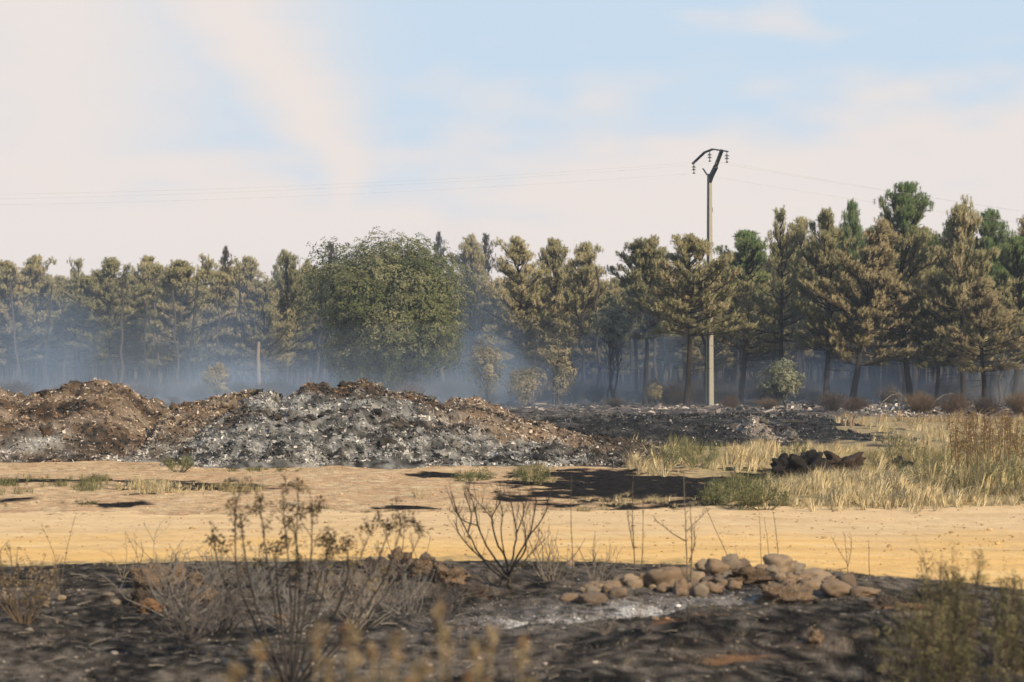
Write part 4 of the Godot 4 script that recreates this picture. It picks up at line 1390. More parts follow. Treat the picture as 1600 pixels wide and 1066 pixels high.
func make_weeds() -> void:
	var soot := Color(0.045, 0.038, 0.034)
	var grey := Color(0.115, 0.10, 0.09)
	var straw := Color(0.30, 0.225, 0.13)
	var brown := Color(0.12, 0.085, 0.055)
	var dead := [Color(0.12, 0.085, 0.05), Color(0.075, 0.055, 0.04), Color(0.19, 0.14, 0.075)]
	var tans := [Color(0.34, 0.245, 0.125), Color(0.22, 0.165, 0.085), Color(0.42, 0.31, 0.17), Color(0.30, 0.17, 0.09)]
	var olive := [Color(0.165, 0.145, 0.065), Color(0.105, 0.095, 0.046), Color(0.225, 0.190, 0.095), Color(0.130, 0.098, 0.055)]
	burnt_vase_shrub()
	rng.seed = 8
	# the tall burnt bush at the lower left
	var stems := []
	for q in [[340, 842], [362, 775], [386, 802], [411, 772], [438, 757], [456, 766], [470, 800], [492, 790], [520, 846], [546, 852], [572, 838], [604, 832], [632, 800], [655, 838], [500, 880], [425, 870]]:
		var lean: float = q[0] - 455.0
		var w := R(-14, 14)
		stems.append([[455.0 + lean * 0.08, 1072, 455.0 + lean * 0.5 + w * 0.6, 995, 455.0 + lean * 0.86 + w, 910, 455.0 + lean + w * 0.3, (q[1] + 860.0) / 2.0, q[0], q[1]], R(-0.45, 0.45), 0.45])
	stem_plant("burnt_bush_plant", "tall burnt bush with curled dead leaves on its tops, lower left", "bush", Vector2(455, 1066), stems, 0.0065, soot, 7, 0.10, [2, 0.036, 0.02, 0.74, dead])
	# thin grey twigs round it
	var i := 0
	for q in [[280, 960, 200, "left of the tall burnt bush, fanned over the brown clods"], [345, 985, 170, "against the tall burnt bush's left side"], [560, 975, 170, "right of the tall burnt bush, before the earthen ridge"], [640, 955, 150, "on the earthen ridge's near side"], [700, 948, 110, "at the earthen ridge's right end"], [505, 935, 120, "behind the tall burnt bush's right stems"], [400, 930, 120, "behind the tall burnt bush's left stems"], [300, 1000, 150, "in the open black ground left of the burnt bush's foot"], [590, 935, 130, "before the left end of the earthen ridge"], [455, 985, 150, "around the foot of the tall burnt bush"], [680, 985, 120, "on black ground below the earthen ridge"], [340, 915, 110, "on the right shoulder of the brown clod mound"]]:
		var b := ground_row(q[0], q[1])
		var m := MB.new()
		m.add(brush(500 + i, 26, 0.42, 0.34, 4), Transform3D.IDENTITY, [Color(0.17, 0.15, 0.135), Color(0.10, 0.085, 0.075), Color(0.21, 0.175, 0.145)][i % 3])
		var o := part("twig_thicket", m.mesh(), M.twig, self)
		var s: float = q[2] / FOCAL * -b.z / 0.55
		o.transform = Transform3D(Basis(Vector3.UP, i * 1.3).scaled(Vector3(s, s * 0.75, s)), b)
		tag(o, "thin grey burnt twigs " + q[3], "twigs")
		i += 1
	rng.seed = 18
	# dry leafy shrub at the left edge
	stems = []
	for q in [[4, 858], [18, 852], [30, 870], [44, 880], [58, 885], [72, 895], [88, 880], [100, 892], [-12, 870], [-25, 880], [10, 905], [50, 910], [78, 915]]:
		stems.append([[38.0 + (q[0] - 38.0) * 0.15, 976, 38.0 + (q[0] - 38.0) * 0.6, 935, q[0], q[1]], R(-0.25, 0.25), 0.3])
	stem_plant("dry_shrub", "brown dry leaved shrub at the left edge of the black ground", "shrub", Vector2(38, 974), stems, 0.006, brown, 8, 0.09, [1, 0.028, 0.02, 0.35, [Color(0.25, 0.18, 0.10), Color(0.17, 0.12, 0.07), Color(0.33, 0.25, 0.16)]])
	# bare weeds, left to right
	var bare := [
		["thin weed with an arching seed stalk rising over the dry shrub", Vector2(96, 915), [[[96, 915, 104, 870, 112, 835, 120, 806], 0.05], [[92, 915, 84, 870, 60, 820], -0.1]], 0.0035, brown, 9, 0.045],
		["small pale forked weed near the dry shrub's right", Vector2(192, 905), [[[192, 905, 200, 868, 198, 832], 0.05], [[192, 905, 178, 868, 160, 858], 0.1], [[192, 905, 212, 872, 206, 832], -0.1]], 0.0035, Color(0.25, 0.19, 0.12), 5, 0.05],
		["pale stemmed weed with thin spreading top above the brown clods", Vector2(240, 893), [[[240, 893, 242, 850, 248, 826, 258, 812], 0.05], [[243, 850, 234, 828, 228, 816], 0.1], [[245, 838, 256, 830, 262, 822], -0.1]], 0.004, Color(0.36, 0.29, 0.2), 6, 0.06],
		["spindly brown weed just left of the pale stemmed one", Vector2(222, 902), [[[222, 902, 214, 866, 196, 830], 0.0], [[218, 885, 226, 860, 224, 845], 0.1]], 0.003, brown, 4, 0.05],
		["short weed with two leaf tufts right of the tall burnt bush", Vector2(622, 905), [[[622, 905, 630, 850, 634, 796], 0.0], [[624, 900, 610, 855, 600, 826], 0.1]], 0.0035, soot, 5, 0.05],
		["hooked dead weed between the burnt bush and the vase shrub", Vector2(655, 900), [[[655, 900, 668, 860, 672, 838, 662, 830], 0.0], [[655, 900, 650, 865, 640, 838], 0.1]], 0.003, grey, 4, 0.05],
		["single thin spiky stalk right of the vase shaped shrub", Vector2(895, 928), [[[895, 928, 894, 860, 892, 800, 893, 740], 0.0]], 0.0045, Color(0.095, 0.07, 0.05), 14, 0.025],
		["tall twiggy weed before the left end of the stones", Vector2(993, 915), [[[993, 915, 990, 850, 988, 790, 990, 738], 0.0], [[997, 915, 1003, 860, 1004, 780], 0.1], [[990, 860, 984, 825, 982, 800], -0.1]], 0.005, Color(0.10, 0.075, 0.05), 16, 0.04],
		["tall double stalk with crossing side branches behind the big boulder", Vector2(1073, 915), [[[1073, 915, 1072, 850, 1070, 790, 1068, 735], 0.0], [[1079, 915, 1080, 850, 1076, 780], 0.08], [[1071, 845, 1050, 832, 1020, 808], 0.1], [[1072, 830, 1092, 812, 1108, 798], -0.1], [[1076, 880, 1084, 850, 1084, 820], 0.05]], 0.006, Color(0.15, 0.115, 0.085), 9, 0.05],
		["long stalk leaning left over the stones' crest", Vector2(1146, 890), [[[1146, 890, 1128, 850, 1110, 810, 1096, 780], 0.0]], 0.0045, Color(0.10, 0.075, 0.055), 9, 0.03],
		["thin dead stalk at the left of three behind the twin boulders", Vector2(1190, 890), [[[1190, 890, 1188, 850, 1186, 802], 0.0]], 0.0035, brown, 8, 0.03],
		["middle stalk of three behind the twin boulders", Vector2(1203, 892), [[[1203, 892, 1199, 850, 1194, 808], 0.0]], 0.0035, brown, 8, 0.03],
		["tallest dark stalk of three behind the twin boulders", Vector2(1217, 890), [[[1217, 890, 1214, 850, 1208, 800], 0.0]], 0.0045, Color(0.085, 0.065, 0.045), 11, 0.035],
		["forked small weed behind the upright oval stone", Vector2(1325, 902), [[[1325, 902, 1322, 868, 1319, 832], 0.0], [[1323, 880, 1310, 860, 1297, 838], 0.05], [[1324, 885, 1330, 860, 1331, 838], -0.05]], 0.004, Color(0.11, 0.08, 0.055), 9, 0.04],
		["short straight stalk right of the forked small weed", Vector2(1358, 900), [[[1358, 900, 1357, 870, 1357, 844], 0.0]], 0.0035, brown, 5, 0.015],
		["dark leaning stalk in front of the stones above the ash", Vector2(1077, 992), [[[1077, 992, 1074, 955, 1076, 925, 1072, 900], 0.0]], 0.0045, soot, 6, 0.03],
		["lone thin stalk on the ash below the vase shaped shrub", Vector2(720, 1008), [[[720, 1008, 719, 980, 717, 950], 0.0]], 0.003, Color(0.2, 0.15, 0.1), 3, 0.02],
	]
	for w in bare:
		stem_plant("dead_weed", w[0], "weed", w[1], w[2], w[3], w[4], w[5], w[6], [])
	# thin grey twigs behind the left end of the stones
	var two := [["pale thin twigs fanning up left of the tall twiggy weed", 930, 912, 100, 80], ["small pale twigs close behind the vase shaped shrub's foot", 860, 905, 60, 100], ["low grey twigs before the low stones of the pile", 1000, 965, 60, 46], ["grey twig tuft at the near edge of the white ash", 945, 1003, 56, 40], ["sparse twigs between the leaning stalk and the dead stalks", 1150, 892, 40, 36]]
	for q in two:
		var b := ground_row(q[1], q[2])
		var m := MB.new()
		m.add(brush(int(q[1]), 13, 0.5, 0.3, 3), Transform3D.IDENTITY, Color(0.21, 0.17, 0.13))
		var o := part("dead_twigs", m.mesh(), M.twig, self)
		var s: float = q[4] / FOCAL * -b.z / 0.5
		o.transform = Transform3D(Basis.from_scale(Vector3(s, s, s)), b)
		tag(o, q[0], "twigs")
	# near weeds, tan and out of focus along the lower edge
	rng.seed = 28
	var near := [
		["tan seed headed weed nearest the burnt bush's right foot", 492, 985, 4.1], ["tan weed with a thick top right of the one at the burnt bush's foot", 545, 985, 4.2], ["tallest tan blurred weed at the lower edge, left of the ash", 690, 935, 4.3], ["broad tan blurred weed left of the tallest one", 615, 1000, 4.0],
		["short tan weed between the broad one and the burnt bush", 580, 1025, 3.9], ["slim tan weed right of the tallest one", 745, 1005, 4.2], ["brownish weed leaning beside the slim tan one", 768, 985, 4.4], ["rightmost tan weed of the blurred row", 817, 1005, 4.3], ["little tan weed left of the burnt bush's foot", 400, 1015, 4.2], ["lowest tan weed tip at the lower edge", 366, 1050, 4.0], ["tan weed tip close against the tallest one's foot", 660, 1040, 3.9]]
	for q in near:
		var d: float = q[3]
		var px: float = q[1]
		var py: float = q[2]
		var st := [[[px + R(-30, 30), 1900, px + R(-14, 14), 1400, px + R(-6, 6), 1130, px, py], R(-0.1, 0.1), 0.82], [[px + R(-30, 30), 1900, px + R(-25, 25), 1350, px + R(-20, 20), 1150, px + R(-24, 24), py + R(30, 70)], R(-0.1, 0.1), 0.82]]
		stem_plant("seed_headed_weed", q[0], "weed", Vector2(px, 1900), st, 0.0035, straw, 12, 0.022, [2, 0.011, 0.009, 0.80, tans], "tan weeds at the lower edge", d)
	# olive bushes at the lower right
	rng.seed = 38
	for q in [[1500, 1100, 130, 850, "olive brown weedy bush, tallest at the lower right"], [1580, 1050, 90, 872, "olive weedy bush at the right edge of the photo"], [1440, 1140, 80, 930, "low olive weedy bush at the left of the lower right clump"], [1560, 1160, 100, 960, "nearest olive weedy bush in the lower right corner"], [1640, 1080, 90, 880, "olive weedy bush cut off by the right edge"], [1470, 1010, 60, 880, "thin leaved weed behind the olive clump's left side"]]:
		var st := []
		for s in 20:
			var tx: float = q[0] + R(-1, 1) * q[2]
			var lean: float = absf(tx - q[0]) / q[2]
			var ty: float = q[3] + R(0, 60) + lean * 60.0
			st.append([[q[0] + (tx - q[0]) * 0.2, q[1], q[0] + (tx - q[0]) * 0.65, lerpf(q[1], ty, 0.5), tx, ty], R(-0.4, 0.4), 0.2])
		stem_plant("weedy_bush", q[4], "bush", Vector2(q[0], q[1]), st, 0.004, Color(0.09, 0.07, 0.045), 18, 0.08, [1, 0.020, 0.014, 0.15, olive], "olive bushes at the lower right")
	# brown dock stalks and green weeds in the field
	rng.seed = 48
	var docks := []
	for k in 3:
		var m := MB.new()
		var p := PackedVector3Array([Vector3.ZERO, Vector3(R(-0.03, 0.03), 0.4, 0), Vector3(R(-0.06, 0.06), 0.8, R(-0.05, 0.05))])
		m.tube(p, 0.008, 0.004, 4, Color(0.15, 0.085, 0.045))
		for s in 60:
			var y := R(0.25, 0.85)
			var wide := 0.07 * (1.0 - absf(y - 0.5))
			m.add(M.sprays[s % 3], Transform3D(spin().scaled(Vector3.ONE * R(0.02, 0.035)), Vector3(R(-wide, wide), y, R(-wide, wide))), Color(0.15, 0.085, 0.04).lerp(Color(0.22, 0.15, 0.07), rng.randf()))
		docks.append(m.mesh())
	for k in 46:
		var px := 1490.0 + 3.2 * k + R(-6, 6)
		var d := away(R(700, 752))
		var x := across(px, d)
		var o := part("dock_plant", docks[k % 3], M.leaf, self)
		o.transform = Transform3D(Basis(Vector3.UP, R(0, TAU)).scaled(Vector3(1, R(0.7, 1.15), 1)).rotated(Vector3.BACK, R(-0.1, 0.1)), Vector3(x, ground_y(x, d), -d))
		tag(o, "upright dark brown dock stalk in the row at the right edge", "weed", "dock stalks at the right edge")
	var green := [Color(0.13, 0.15, 0.065), Color(0.17, 0.175, 0.09), Color(0.21, 0.19, 0.10)]
	var low := [[1150, 797, 60, 745, "bushy green weed at the track's far edge left of the dry grass"], [1195, 797, 40, 752, "second green weed beside the bushy one, touching the dry grass"], [1120, 790, 30, 758, "small green weed at the left of the bushy one"], [280, 738, 26, 708, "green weed tuft at the foot of the tall heap's left end"], [1040, 732, 34, 698, "green weed left in the strip behind the black patch"], [1085, 730, 40, 690, "green weed right in the strip behind the black patch"], [1240, 725, 30, 690, "olive weed behind the big rounded charred lump"], [1392, 712, 20, 668, "tall thin green weed right of the charred lumps"], [1420, 725, 30, 692, "dark green weed beside the little dark lump"], [1450, 770, 60, 700, "wide pale green weed in the right hand dry grass"], [1530, 770, 60, 715, "wide green weed before the dock stalks"], [1590, 775, 50, 712, "green weed at the right edge before the dock stalks"], [830, 757, 30, 728, "green weed tuft on the verge below the heap's tail"], [740, 753, 30, 736, "low green weed tuft on the verge by a burnt strip"]]
	for q in low:
		var st := []
		for s in 12:
			var tx: float = q[0] + R(-1, 1) * q[2]
			var ty: float = q[3] + absf(tx - q[0]) / q[2] * (q[1] - q[3]) * 0.45 + R(0, 8)
			st.append([[q[0] + (tx - q[0]) * 0.3, q[1], q[0] + (tx - q[0]) * 0.8, lerpf(q[1], ty, 0.55), tx, ty], R(-0.3, 0.3), 0.15])
		stem_plant("green_weed", q[4], "weed", Vector2(q[0], q[1]), st, 0.005, Color(0.15, 0.14, 0.07), 10, 0.09, [1, 0.03, 0.02, 0.2, green], "green weeds of the verge")


# ---------------------------------------------------------------- grass and litter
func grass_tuft(seed_: int, blades: int, bend: float) -> MB:     # 1 tall
	var r := RandomNumberGenerator.new()
	r.seed = seed_
	var m := MB.new()
	for i in blades:
		var a := r.randf_range(0, TAU)
		var out := Vector3(cos(a), 0, sin(a))
		var base := out * r.randf_range(0, 0.16)
		var hh := r.randf_range(0.5, 1.05)
		var b := bend * r.randf_range(0.2, 1.2)
		var mid := base + out * b * 0.25 + Vector3(0, hh * 0.6, 0)
		var tip := base + out * b * r.randf_range(0.6, 1.0) + Vector3(0, hh * r.randf_range(0.8, 1.0), 0)
		var side := Vector3(-sin(a), 0, cos(a)).rotated(Vector3.UP, r.randf_range(-1, 1)) * r.randf_range(0.006, 0.015)
		var nn := (out + Vector3.UP * 0.9).normalized()
		m.quad(base - side, base + side, mid + side * 0.8, mid - side * 0.8, nn, nn, nn, nn, Color.WHITE)
		m.tri(mid - side * 0.8, mid + side * 0.8, tip, nn, nn, nn, Color.WHITE)
	return m

func make_grass() -> void:
	rng.seed = 61
	var tufts := [grass_tuft(1, 30, 0.7).mesh(), grass_tuft(2, 34, 1.1).mesh(), grass_tuft(3, 26, 0.45).mesh()]
	var dry := Color(0.54, 0.415, 0.225)
	var pale := Color(0.66, 0.545, 0.34)
	var green := Color(0.16, 0.165, 0.075)
	var olive := Color(0.27, 0.235, 0.115)
	# columns, rows, how many, height in metres, two tones
	var beds := [
		[-160, 112, 752, 772, 330, 0.15, green, olive], [105, 190, 754, 773, 150, 0.15, green, olive], [190, 312, 760, 779, 300, 0.17, dry, pale], [300, 405, 764, 776, 150, 0.13, dry, olive],
		[-140, 78, 784, 796, 150, 0.07, green, olive], [118, 155, 786, 796, 70, 0.08, green, olive], [325, 620, 794, 804, 420, 0.06, olive, green], [620, 980, 792, 802, 320, 0.06, olive, dry],
		[255, 305, 718, 738, 60, 0.2, green, olive], [365, 485, 728, 741, 130, 0.10, green, olive], [705, 775, 738, 757, 200, 0.13, green, olive], [785, 862, 735, 760, 260, 0.17, green, dry], [640, 690, 768, 780, 60, 0.12, dry, pale],
		[860, 1150, 780, 797, 330, 0.09, dry, pale], [975, 1060, 700, 742, 330, 0.30, dry, pale], [1005, 1125, 692, 735, 260, 0.32, green, olive], [1115, 1230, 702, 738, 380, 0.30, dry, pale],
		[1100, 1225, 768, 799, 200, 0.30, green, olive], [1195, 1370, 752, 797, 1300, 0.25, dry, pale], [1350, 1500, 740, 797, 1100, 0.28, dry, pale], [1345, 1500, 712, 745, 500, 0.30, dry, olive], [1210, 1350, 700, 716, 260, 0.22, dry, pale], [1440, 1720, 735, 788, 800, 0.36, olive, dry], [1420, 1720, 775, 797, 400, 0.24, dry, pale], [1380, 1740, 690, 742, 800, 0.32, dry, olive], [1340, 1740, 668, 696, 800, 0.28, dry, pale],
		[1700, 2050, 690, 792, 1500, 0.30, dry, pale], [1700, 2050, 668, 700, 700, 0.28, dry, pale], [1690, 1900, 735, 788, 400, 0.34, olive, dry], [1330, 1700, 655, 672, 420, 0.4, dry, Color(0.36, 0.25, 0.15)], [-150, 330, 868, 886, 260, 0.05, dry, olive], [330, 1300, 872, 892, 260, 0.035, dry, Color(0.2, 0.15, 0.09)], [1200, 1560, 788, 797, 350, 0.1, dry, pale], [-100, 900, 724, 742, 260, 0.06, Color(0.3, 0.18, 0.08), dry],
	]
	var all := [[], [], []]
	var cols := [PackedColorArray(), PackedColorArray(), PackedColorArray()]
	var is_green := [[], [], []]
	var gcols := [PackedColorArray(), PackedColorArray(), PackedColorArray()]
	for b in beds:
		for i in b[4]:
			var d := away(lerpf(b[2], b[3], (rng.randf() + rng.randf()) * 0.65 - 0.15))
			var x := across(lerpf(b[0], b[1], rng.randf() * 0.6 + rng.randf() * 0.6 - 0.1), d)
			if n_mid.get_noise_2d(x * 2.2, d * 1.2) + R(-0.25, 0.25) < -0.03:
				continue
			if zone(x, d) == 1 and rng.randf() < 0.8:
				continue
			var c: Color = b[6].lerp(b[7], rng.randf()) * R(0.75, 1.2)
			c.a = 1.0
			var s: float = b[5] * R(0.32, 1.05) * (1.0 + 1.1 * n_mid.get_noise_2d(x * 1.6 + 90.0, d * 1.0))
			var k := rng.randi() % 3
			var t := Transform3D(Basis(Vector3.UP, R(0, TAU)).scaled(Vector3(s * 1.1 if b[5] > 0.1 else s * 2.0, s, s * 1.1 if b[5] > 0.1 else s * 2.0)).rotated(Vector3.BACK, R(-0.4, 0.3)), Vector3(x, ground_y(x, d) - 0.01, -d))
			if b[6] == green or b[6] == olive:
				is_green[k].append(t)
				gcols[k].append(c)
			else:
				all[k].append(t)
				cols[k].append(c)
	var o := Node3D.new()
	o.name = "dry_grass"
	add_child(o, true)
	tag(o, "straw coloured dry grass along the verge and in the field at right", "grass", "", "stuff")
	var g := Node3D.new()
	g.name = "green_grass"
	add_child(g, true)
	tag(g, "olive green grass in patches along the track's far verge", "grass", "", "stuff")
	for k in 3:
		stuff("blades", tufts[k], M.blade, all[k], cols[k], o)
		stuff("blades", tufts[k], M.blade, is_green[k], gcols[k], g)
	# litter of the burnt ground
	var bits := [lump(41, 4, 6, 0.4).mesh(), flake(6).mesh(), flake(7).mesh()]
	var names := ["burnt_crumbs_debris", "char_flakes_debris", "ash_flakes_debris"]
	var labels := ["dark crumbs of earth strewn over the charred ground", "curled flakes of char strewn over the charred ground", "pale flakes of ash and straw strewn over the charred ground"]
	for k in 3:
		var where := []
		var cc := PackedColorArray()
		for i in [5200, 5200, 5200][k]:
			var d := R(8.5, 18.0)
			var x := R(-0.34, 0.34) * d
			if k == 2 and i % 5 < 3:      # thickest where the ash lies
				var q: Array = [[0.40, 13.25, 0.40, 0.28], [0.95, 13.8, 0.35, 0.5], [1.75, 14.1, 0.4, 0.35], [0.2, 13.6, 0.6, 0.6]][i % 4]
				d = q[1] + rng.randfn() * q[3]
				x = q[0] + rng.randfn() * q[2]
			if zone(x, d) != 2:
				continue
			var s := R(0.003, 0.010) if rng.randf() < 0.94 else R(0.010, 0.02)
			where.append(Transform3D(spin().scaled(Vector3(s * R(0.8, 1.6), s * 0.7, s)), Vector3(x, ground_y(x, d) + s * 0.25, -d)))
			var base := ground_color(x, d, 2)
			var c: Color = [base * R(0.6, 1.5), Color(0.03, 0.028, 0.027) * R(0.6, 1.8), base.lerp(Color(0.34, 0.29, 0.24), R(0.1, 0.6))][k]
			c.a = 1.0
			cc.append(c)
		stuff(names[k], bits[k], M.chip, where, cc, self, labels[k], "debris")
	var far := []
	var fc := PackedColorArray()
	for i in 4500:
		var d := R(50, 92)
		var x := across(R(780, 1640), d)
		if x > 7.0 + (d - 45.0) * 0.08 and d < 68.0:
			continue
		var s := R(0.03, 0.09) if rng.randf() < 0.9 else R(0.09, 0.22)
		far.append(Transform3D(spin().scaled(Vector3(s * R(1.0, 2.2), s * 0.7, s)), Vector3(x, ground_y(x, d) + s * 0.2, -d)))
		var c := Color(0.04, 0.036, 0.034).lerp(Color(0.13, 0.11, 0.10), rng.randf())
		if rng.randf() < 0.05 + 0.009 * maxf(0.0, d - 66.0):
			c = Color(0.42, 0.35, 0.30) * R(0.6, 1.1)
		c.a = 1.0
		fc.append(c)
	stuff("rubble_debris", bits[1], M.chip, far, fc, self, "sooty and ashy rubble strewn over the burnt field before the wood", "debris")
	var stick := MB.new()
	stick.tube(PackedVector3Array([Vector3(-0.5, 0, 0), Vector3(-0.1, 0.05, 0.03), Vector3(0.2, 0.03, -0.02), Vector3(0.5, 0.06, 0.03)]), 0.022, 0.010, 4, Color.WHITE)
	var lying := []
	var lc := PackedColorArray()
	for i in 2200:
		var d := R(9.0, 17.6)
		var x := R(-0.34, 0.34) * d
		if zone(x, d) != 2:
			continue
		var s := R(0.04, 0.16)
		lying.append(Transform3D(Basis(Vector3.UP, R(0, TAU)).rotated(Vector3.BACK, R(-0.3, 0.3)).scaled(Vector3.ONE * s), Vector3(x, ground_y(x, d) + 0.012, -d)))
		var c := Color(0.03, 0.027, 0.025).lerp(Color(0.30, 0.25, 0.20), pow(rng.randf(), 2.2))
		lc.append(c)
	stuff("burnt_twig_litter", stick.mesh(), M.twig, lying, lc, self, "charred and grey twigs lying all over the burnt foreground", "twigs")
	# dark stubble of burnt grass
	var stub := []
	var sc := PackedColorArray()
	for i in 2600:
		var d := R(9.0, 17.5)
		var x := R(-0.34, 0.34) * d
		if zone(x, d) != 2:
			continue
		var s := R(0.02, 0.07)
		stub.append(Transform3D(Basis(Vector3.UP, R(0, TAU)).scaled(Vector3(s * 1.4, s, s * 1.4)), Vector3(x, ground_y(x, d) - 0.004, -d)))
		sc.append(Color(0.05, 0.043, 0.038).lerp(Color(0.24, 0.20, 0.155), pow(rng.randf(), 2.0)))
	stuff("burnt_stubble_grass", tufts[1], M.blade, stub, sc, self, "black stubble of burnt grass on the foreground", "grass")
	var peb := []
	var pc := PackedColorArray()
	for i in 2600:
		var d := R(17.2, 35.0)
		var x := R(-0.3, 0.3) * d
		if zone(x, d) == 2:
			continue
		var s := R(0.005, 0.013) if rng.randf() < 0.95 else R(0.013, 0.026)
		peb.append(Transform3D(spin().scaled(Vector3(s * 1.3, s * 0.8, s)), Vector3(x, ground_y(x, d) + s * 0.3, -d)))
		var c := ground_color(x, d, zone(x, d)) * R(0.35, 0.85)
		c.a = 1.0
		pc.append(c)
	stuff("pebbles", bits[0], M.chip, peb, pc, self, "small pebbles and clods strewn on track and verge", "pebbles")


# ---------------------------------------------------------------- smoke
func make_smoke() -> void:
	rng.seed = 90
	var rows := [
		# column, distance, top in metres, half width, half depth, density at the foot, how many banks, label
		[110, 94, 4.6, 15.0, 22.0, 0.013, 6, "blue smoke lying deepest at the foot of the left hand pines"],
		[330, 96, 5.2, 16.0, 24.0, 0.010, 6, "thin blue smoke rising in front of the pines behind the heaps"],
		[700, 92, 5.0, 13.0, 20.0, 0.011, 6, "blue smoke drifting low right of the great oak"],
		[1090, 96, 4.5, 18.0, 18.0, 0.015, 5, "thin smoke among the trunks round the concrete pole"],
		[1500, 94, 4.2, 16.0, 18.0, 0.014, 5, "thin smoke among the trunks at the right"],
		[980, 70, 1.5, 12.0, 12.0, 0.006, 3, "low smoke creeping over the black field"],
		[246, 46, 0.9, 0.8, 2.0, 0.05, 4, "wisp of white smoke in the gap between the heaps"],
		[150, 36.6, 1.05, 0.5, 0.5, 0.07, 3, "wisp of smoke on the face of the dark brown heap"],
		[20, 36.0, 0.62, 0.5, 0.5, 0.08, 3, "small wisp of smoke low on the heap at the left edge"],
	]
	# plumes that rise through the crowns: column, distance, foot and top in metres, width, lean
	var plumes := [[560, 98, 0.0, 7.5, 7.0, 0.4, "blue smoke climbing over the front of the great oak"], [735, 95, 0.0, 8.0, 6.0, -0.3, "blue smoke column rising right of the great oak"], [330, 104, 0.0, 7.0, 7.0, 0.3, "blue smoke column rising past the half stripped pine"], [60, 100, 0.0, 6.0, 8.0, -0.2, "blue smoke column rising at the left edge of the wood"], [930, 92, 0.0, 5.0, 6.0, 0.3, "thin smoke column rising near the pale green sapling"], [1330, 92, 0.0, 4.5, 8.0, -0.3, "thin smoke column drifting under the brown pines"]]
	for r in plumes:
		var o := Node3D.new()
		o.name = numbered("smoke")
		add_child(o, true)
		tag(o, r[6], "smoke", "", "stuff")
		o.position = Vector3(across(r[0], r[1]), 0, -r[1])
		for k in 4:
			var t := k / 3.0
			var f := FogVolume.new()
			f.name = "wisp"
			f.shape = RenderingServer.FOG_VOLUME_SHAPE_ELLIPSOID
			f.size = Vector3(r[4] * lerpf(0.9, 0.55, t) * R(0.7, 1.2), r[3] * R(0.45, 0.8), 7.0 * R(0.7, 1.2))
			var m := FogMaterial.new()
			m.albedo = Color(0.74, 0.85, 1.0)
			m.density = lerpf(0.050, 0.022, t) * R(0.7, 1.2) * (0.3 if r[0] == 560 else 0.5 if r[0] < 400 else 1.0 if r[0] < 800 else 0.6)
			f.material = m
			o.add_child(f, true)
			f.position = Vector3(r[5] * t * 4.0 + R(-1.2, 1.2), lerpf(0.8, r[3] * 0.85, t), R(-2.0, 2.0))
			f.rotation = Vector3(0, R(0, TAU), r[5] * R(0.3, 1.2))
	for r in rows:
		var o := Node3D.new()
		o.name = numbered("smoke")
		add_child(o, true)
		tag(o, r[7], "smoke", "", "stuff")
		o.position = Vector3(across(r[0], r[1]), 0, -r[1])
		for k in r[6]:
			var t: float = (k + 1.0) / r[6]
			var f := FogVolume.new()
			f.name = "bank"
			f.shape = RenderingServer.FOG_VOLUME_SHAPE_ELLIPSOID
			var wide: float = r[3] * R(0.6, 1.5)
			f.size = Vector3(wide * 1.3, r[2] * lerpf(0.35, 1.4, t * t) * 2.0 * R(0.7, 1.3) if r[2] > 1.2 else r[2] * R(0.4, 0.8), r[4] * R(1.0, 1.8))
			var m := FogMaterial.new()
			m.albedo = Color(0.84, 0.91, 1.0)
			m.density = r[5] * R(0.4, 1.5) * lerpf(0.33, 0.085, t)
			f.material = m
			o.add_child(f, true)
			f.position = Vector3(R(-0.6, 0.6) * r[3], r[2] * R(-0.1, 0.1) if r[2] > 1.2 else r[2] * R(0.5, 0.9), R(-0.3, 0.3) * r[4])


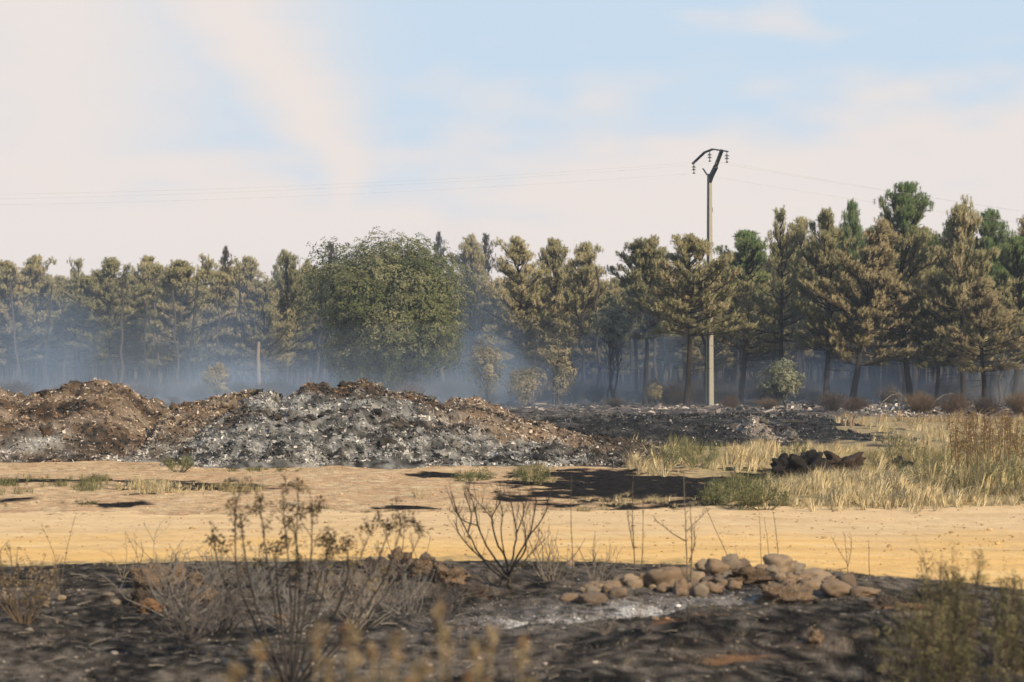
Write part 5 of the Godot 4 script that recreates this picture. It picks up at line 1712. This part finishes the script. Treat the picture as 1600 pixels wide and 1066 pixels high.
func _ready() -> void:
	# camera
	var cam := Camera3D.new()
	cam.name = "camera"
	add_child(cam)
	var at := CameraAttributesPhysical.new()
	at.frustum_focal_length = 70.06
	at.frustum_near = 0.3
	at.frustum_far = 4000.0
	at.frustum_focus_distance = 42.0
	at.exposure_aperture = 3.4
	cam.attributes = at
	cam.position = Vector3(0, EYE, 0)
	cam.rotation.x = atan((HORIZON - 533.0) / FOCAL)
	cam.current = true
	# sky, air, exposure
	var env := Environment.new()
	env.background_mode = Environment.BG_SKY
	var sky := Sky.new()
	sky.sky_material = make_sky()
	env.sky = sky
	env.background_energy_multiplier = 0.905
	env.tonemap_mode = Environment.TONE_MAPPER_LINEAR
	env.tonemap_exposure = 1.24
	env.sdfgi_enabled = true
	env.ssao_enabled = true
	env.ssil_enabled = true
	env.fog_enabled = true
	env.fog_density = 0.0005
	env.fog_light_color = Color(0.88, 0.92, 1.0)
	env.volumetric_fog_enabled = true
	env.volumetric_fog_density = 0.0
	var we := WorldEnvironment.new()
	we.name = "environment"
	we.environment = env
	add_child(we)
	var sun := DirectionalLight3D.new()
	sun.name = "sun"
	sun.light_color = Color(1.0, 0.93, 0.80)
	sun.light_energy = 1.6
	sun.light_angular_distance = 0.6
	sun.shadow_enabled = true
	add_child(sun)
	var from := Vector3(0.62, 0.60, 0.72).normalized()     # high, to the right and a little behind the camera
	sun.look_at_from_position(from * 50.0, Vector3.ZERO)

	for q in [[n_soft, 0.5, 2], [n_mid, 0.5, 4], [n_fine, 1.0, 5]]:
		q[0].seed = 7
		q[0].frequency = q[1]
		q[0].fractal_octaves = q[2]
	n_cell.noise_type = FastNoiseLite.TYPE_CELLULAR
	n_cell.frequency = 1.3
	n_cell.seed = 4
	for q in [[290, 764, 118, 11], [60, 756, 90, 3], [185, 790, 46, 3], [15, 787, 26, 3], [1010, 765, 180, 25], [1115, 774, 80, 18], [900, 762, 110, 8], [690, 745, 55, 3], [840, 745, 60, 4], [640, 793, 40, 3], [60, 757, 220, 3], [1230, 745, 80, 10]]:
		var d := away(q[1])
		burns.append([across(q[0], d), d, q[2] / FOCAL * d, q[3] * d * d / (FOCAL * EYE)])
	make_materials()
	make_ground()
	make_heaps()
	make_pines()
	make_bushes()
	make_power_line()
	make_stones()
	make_weeds()
	make_grass()
	make_smoke()
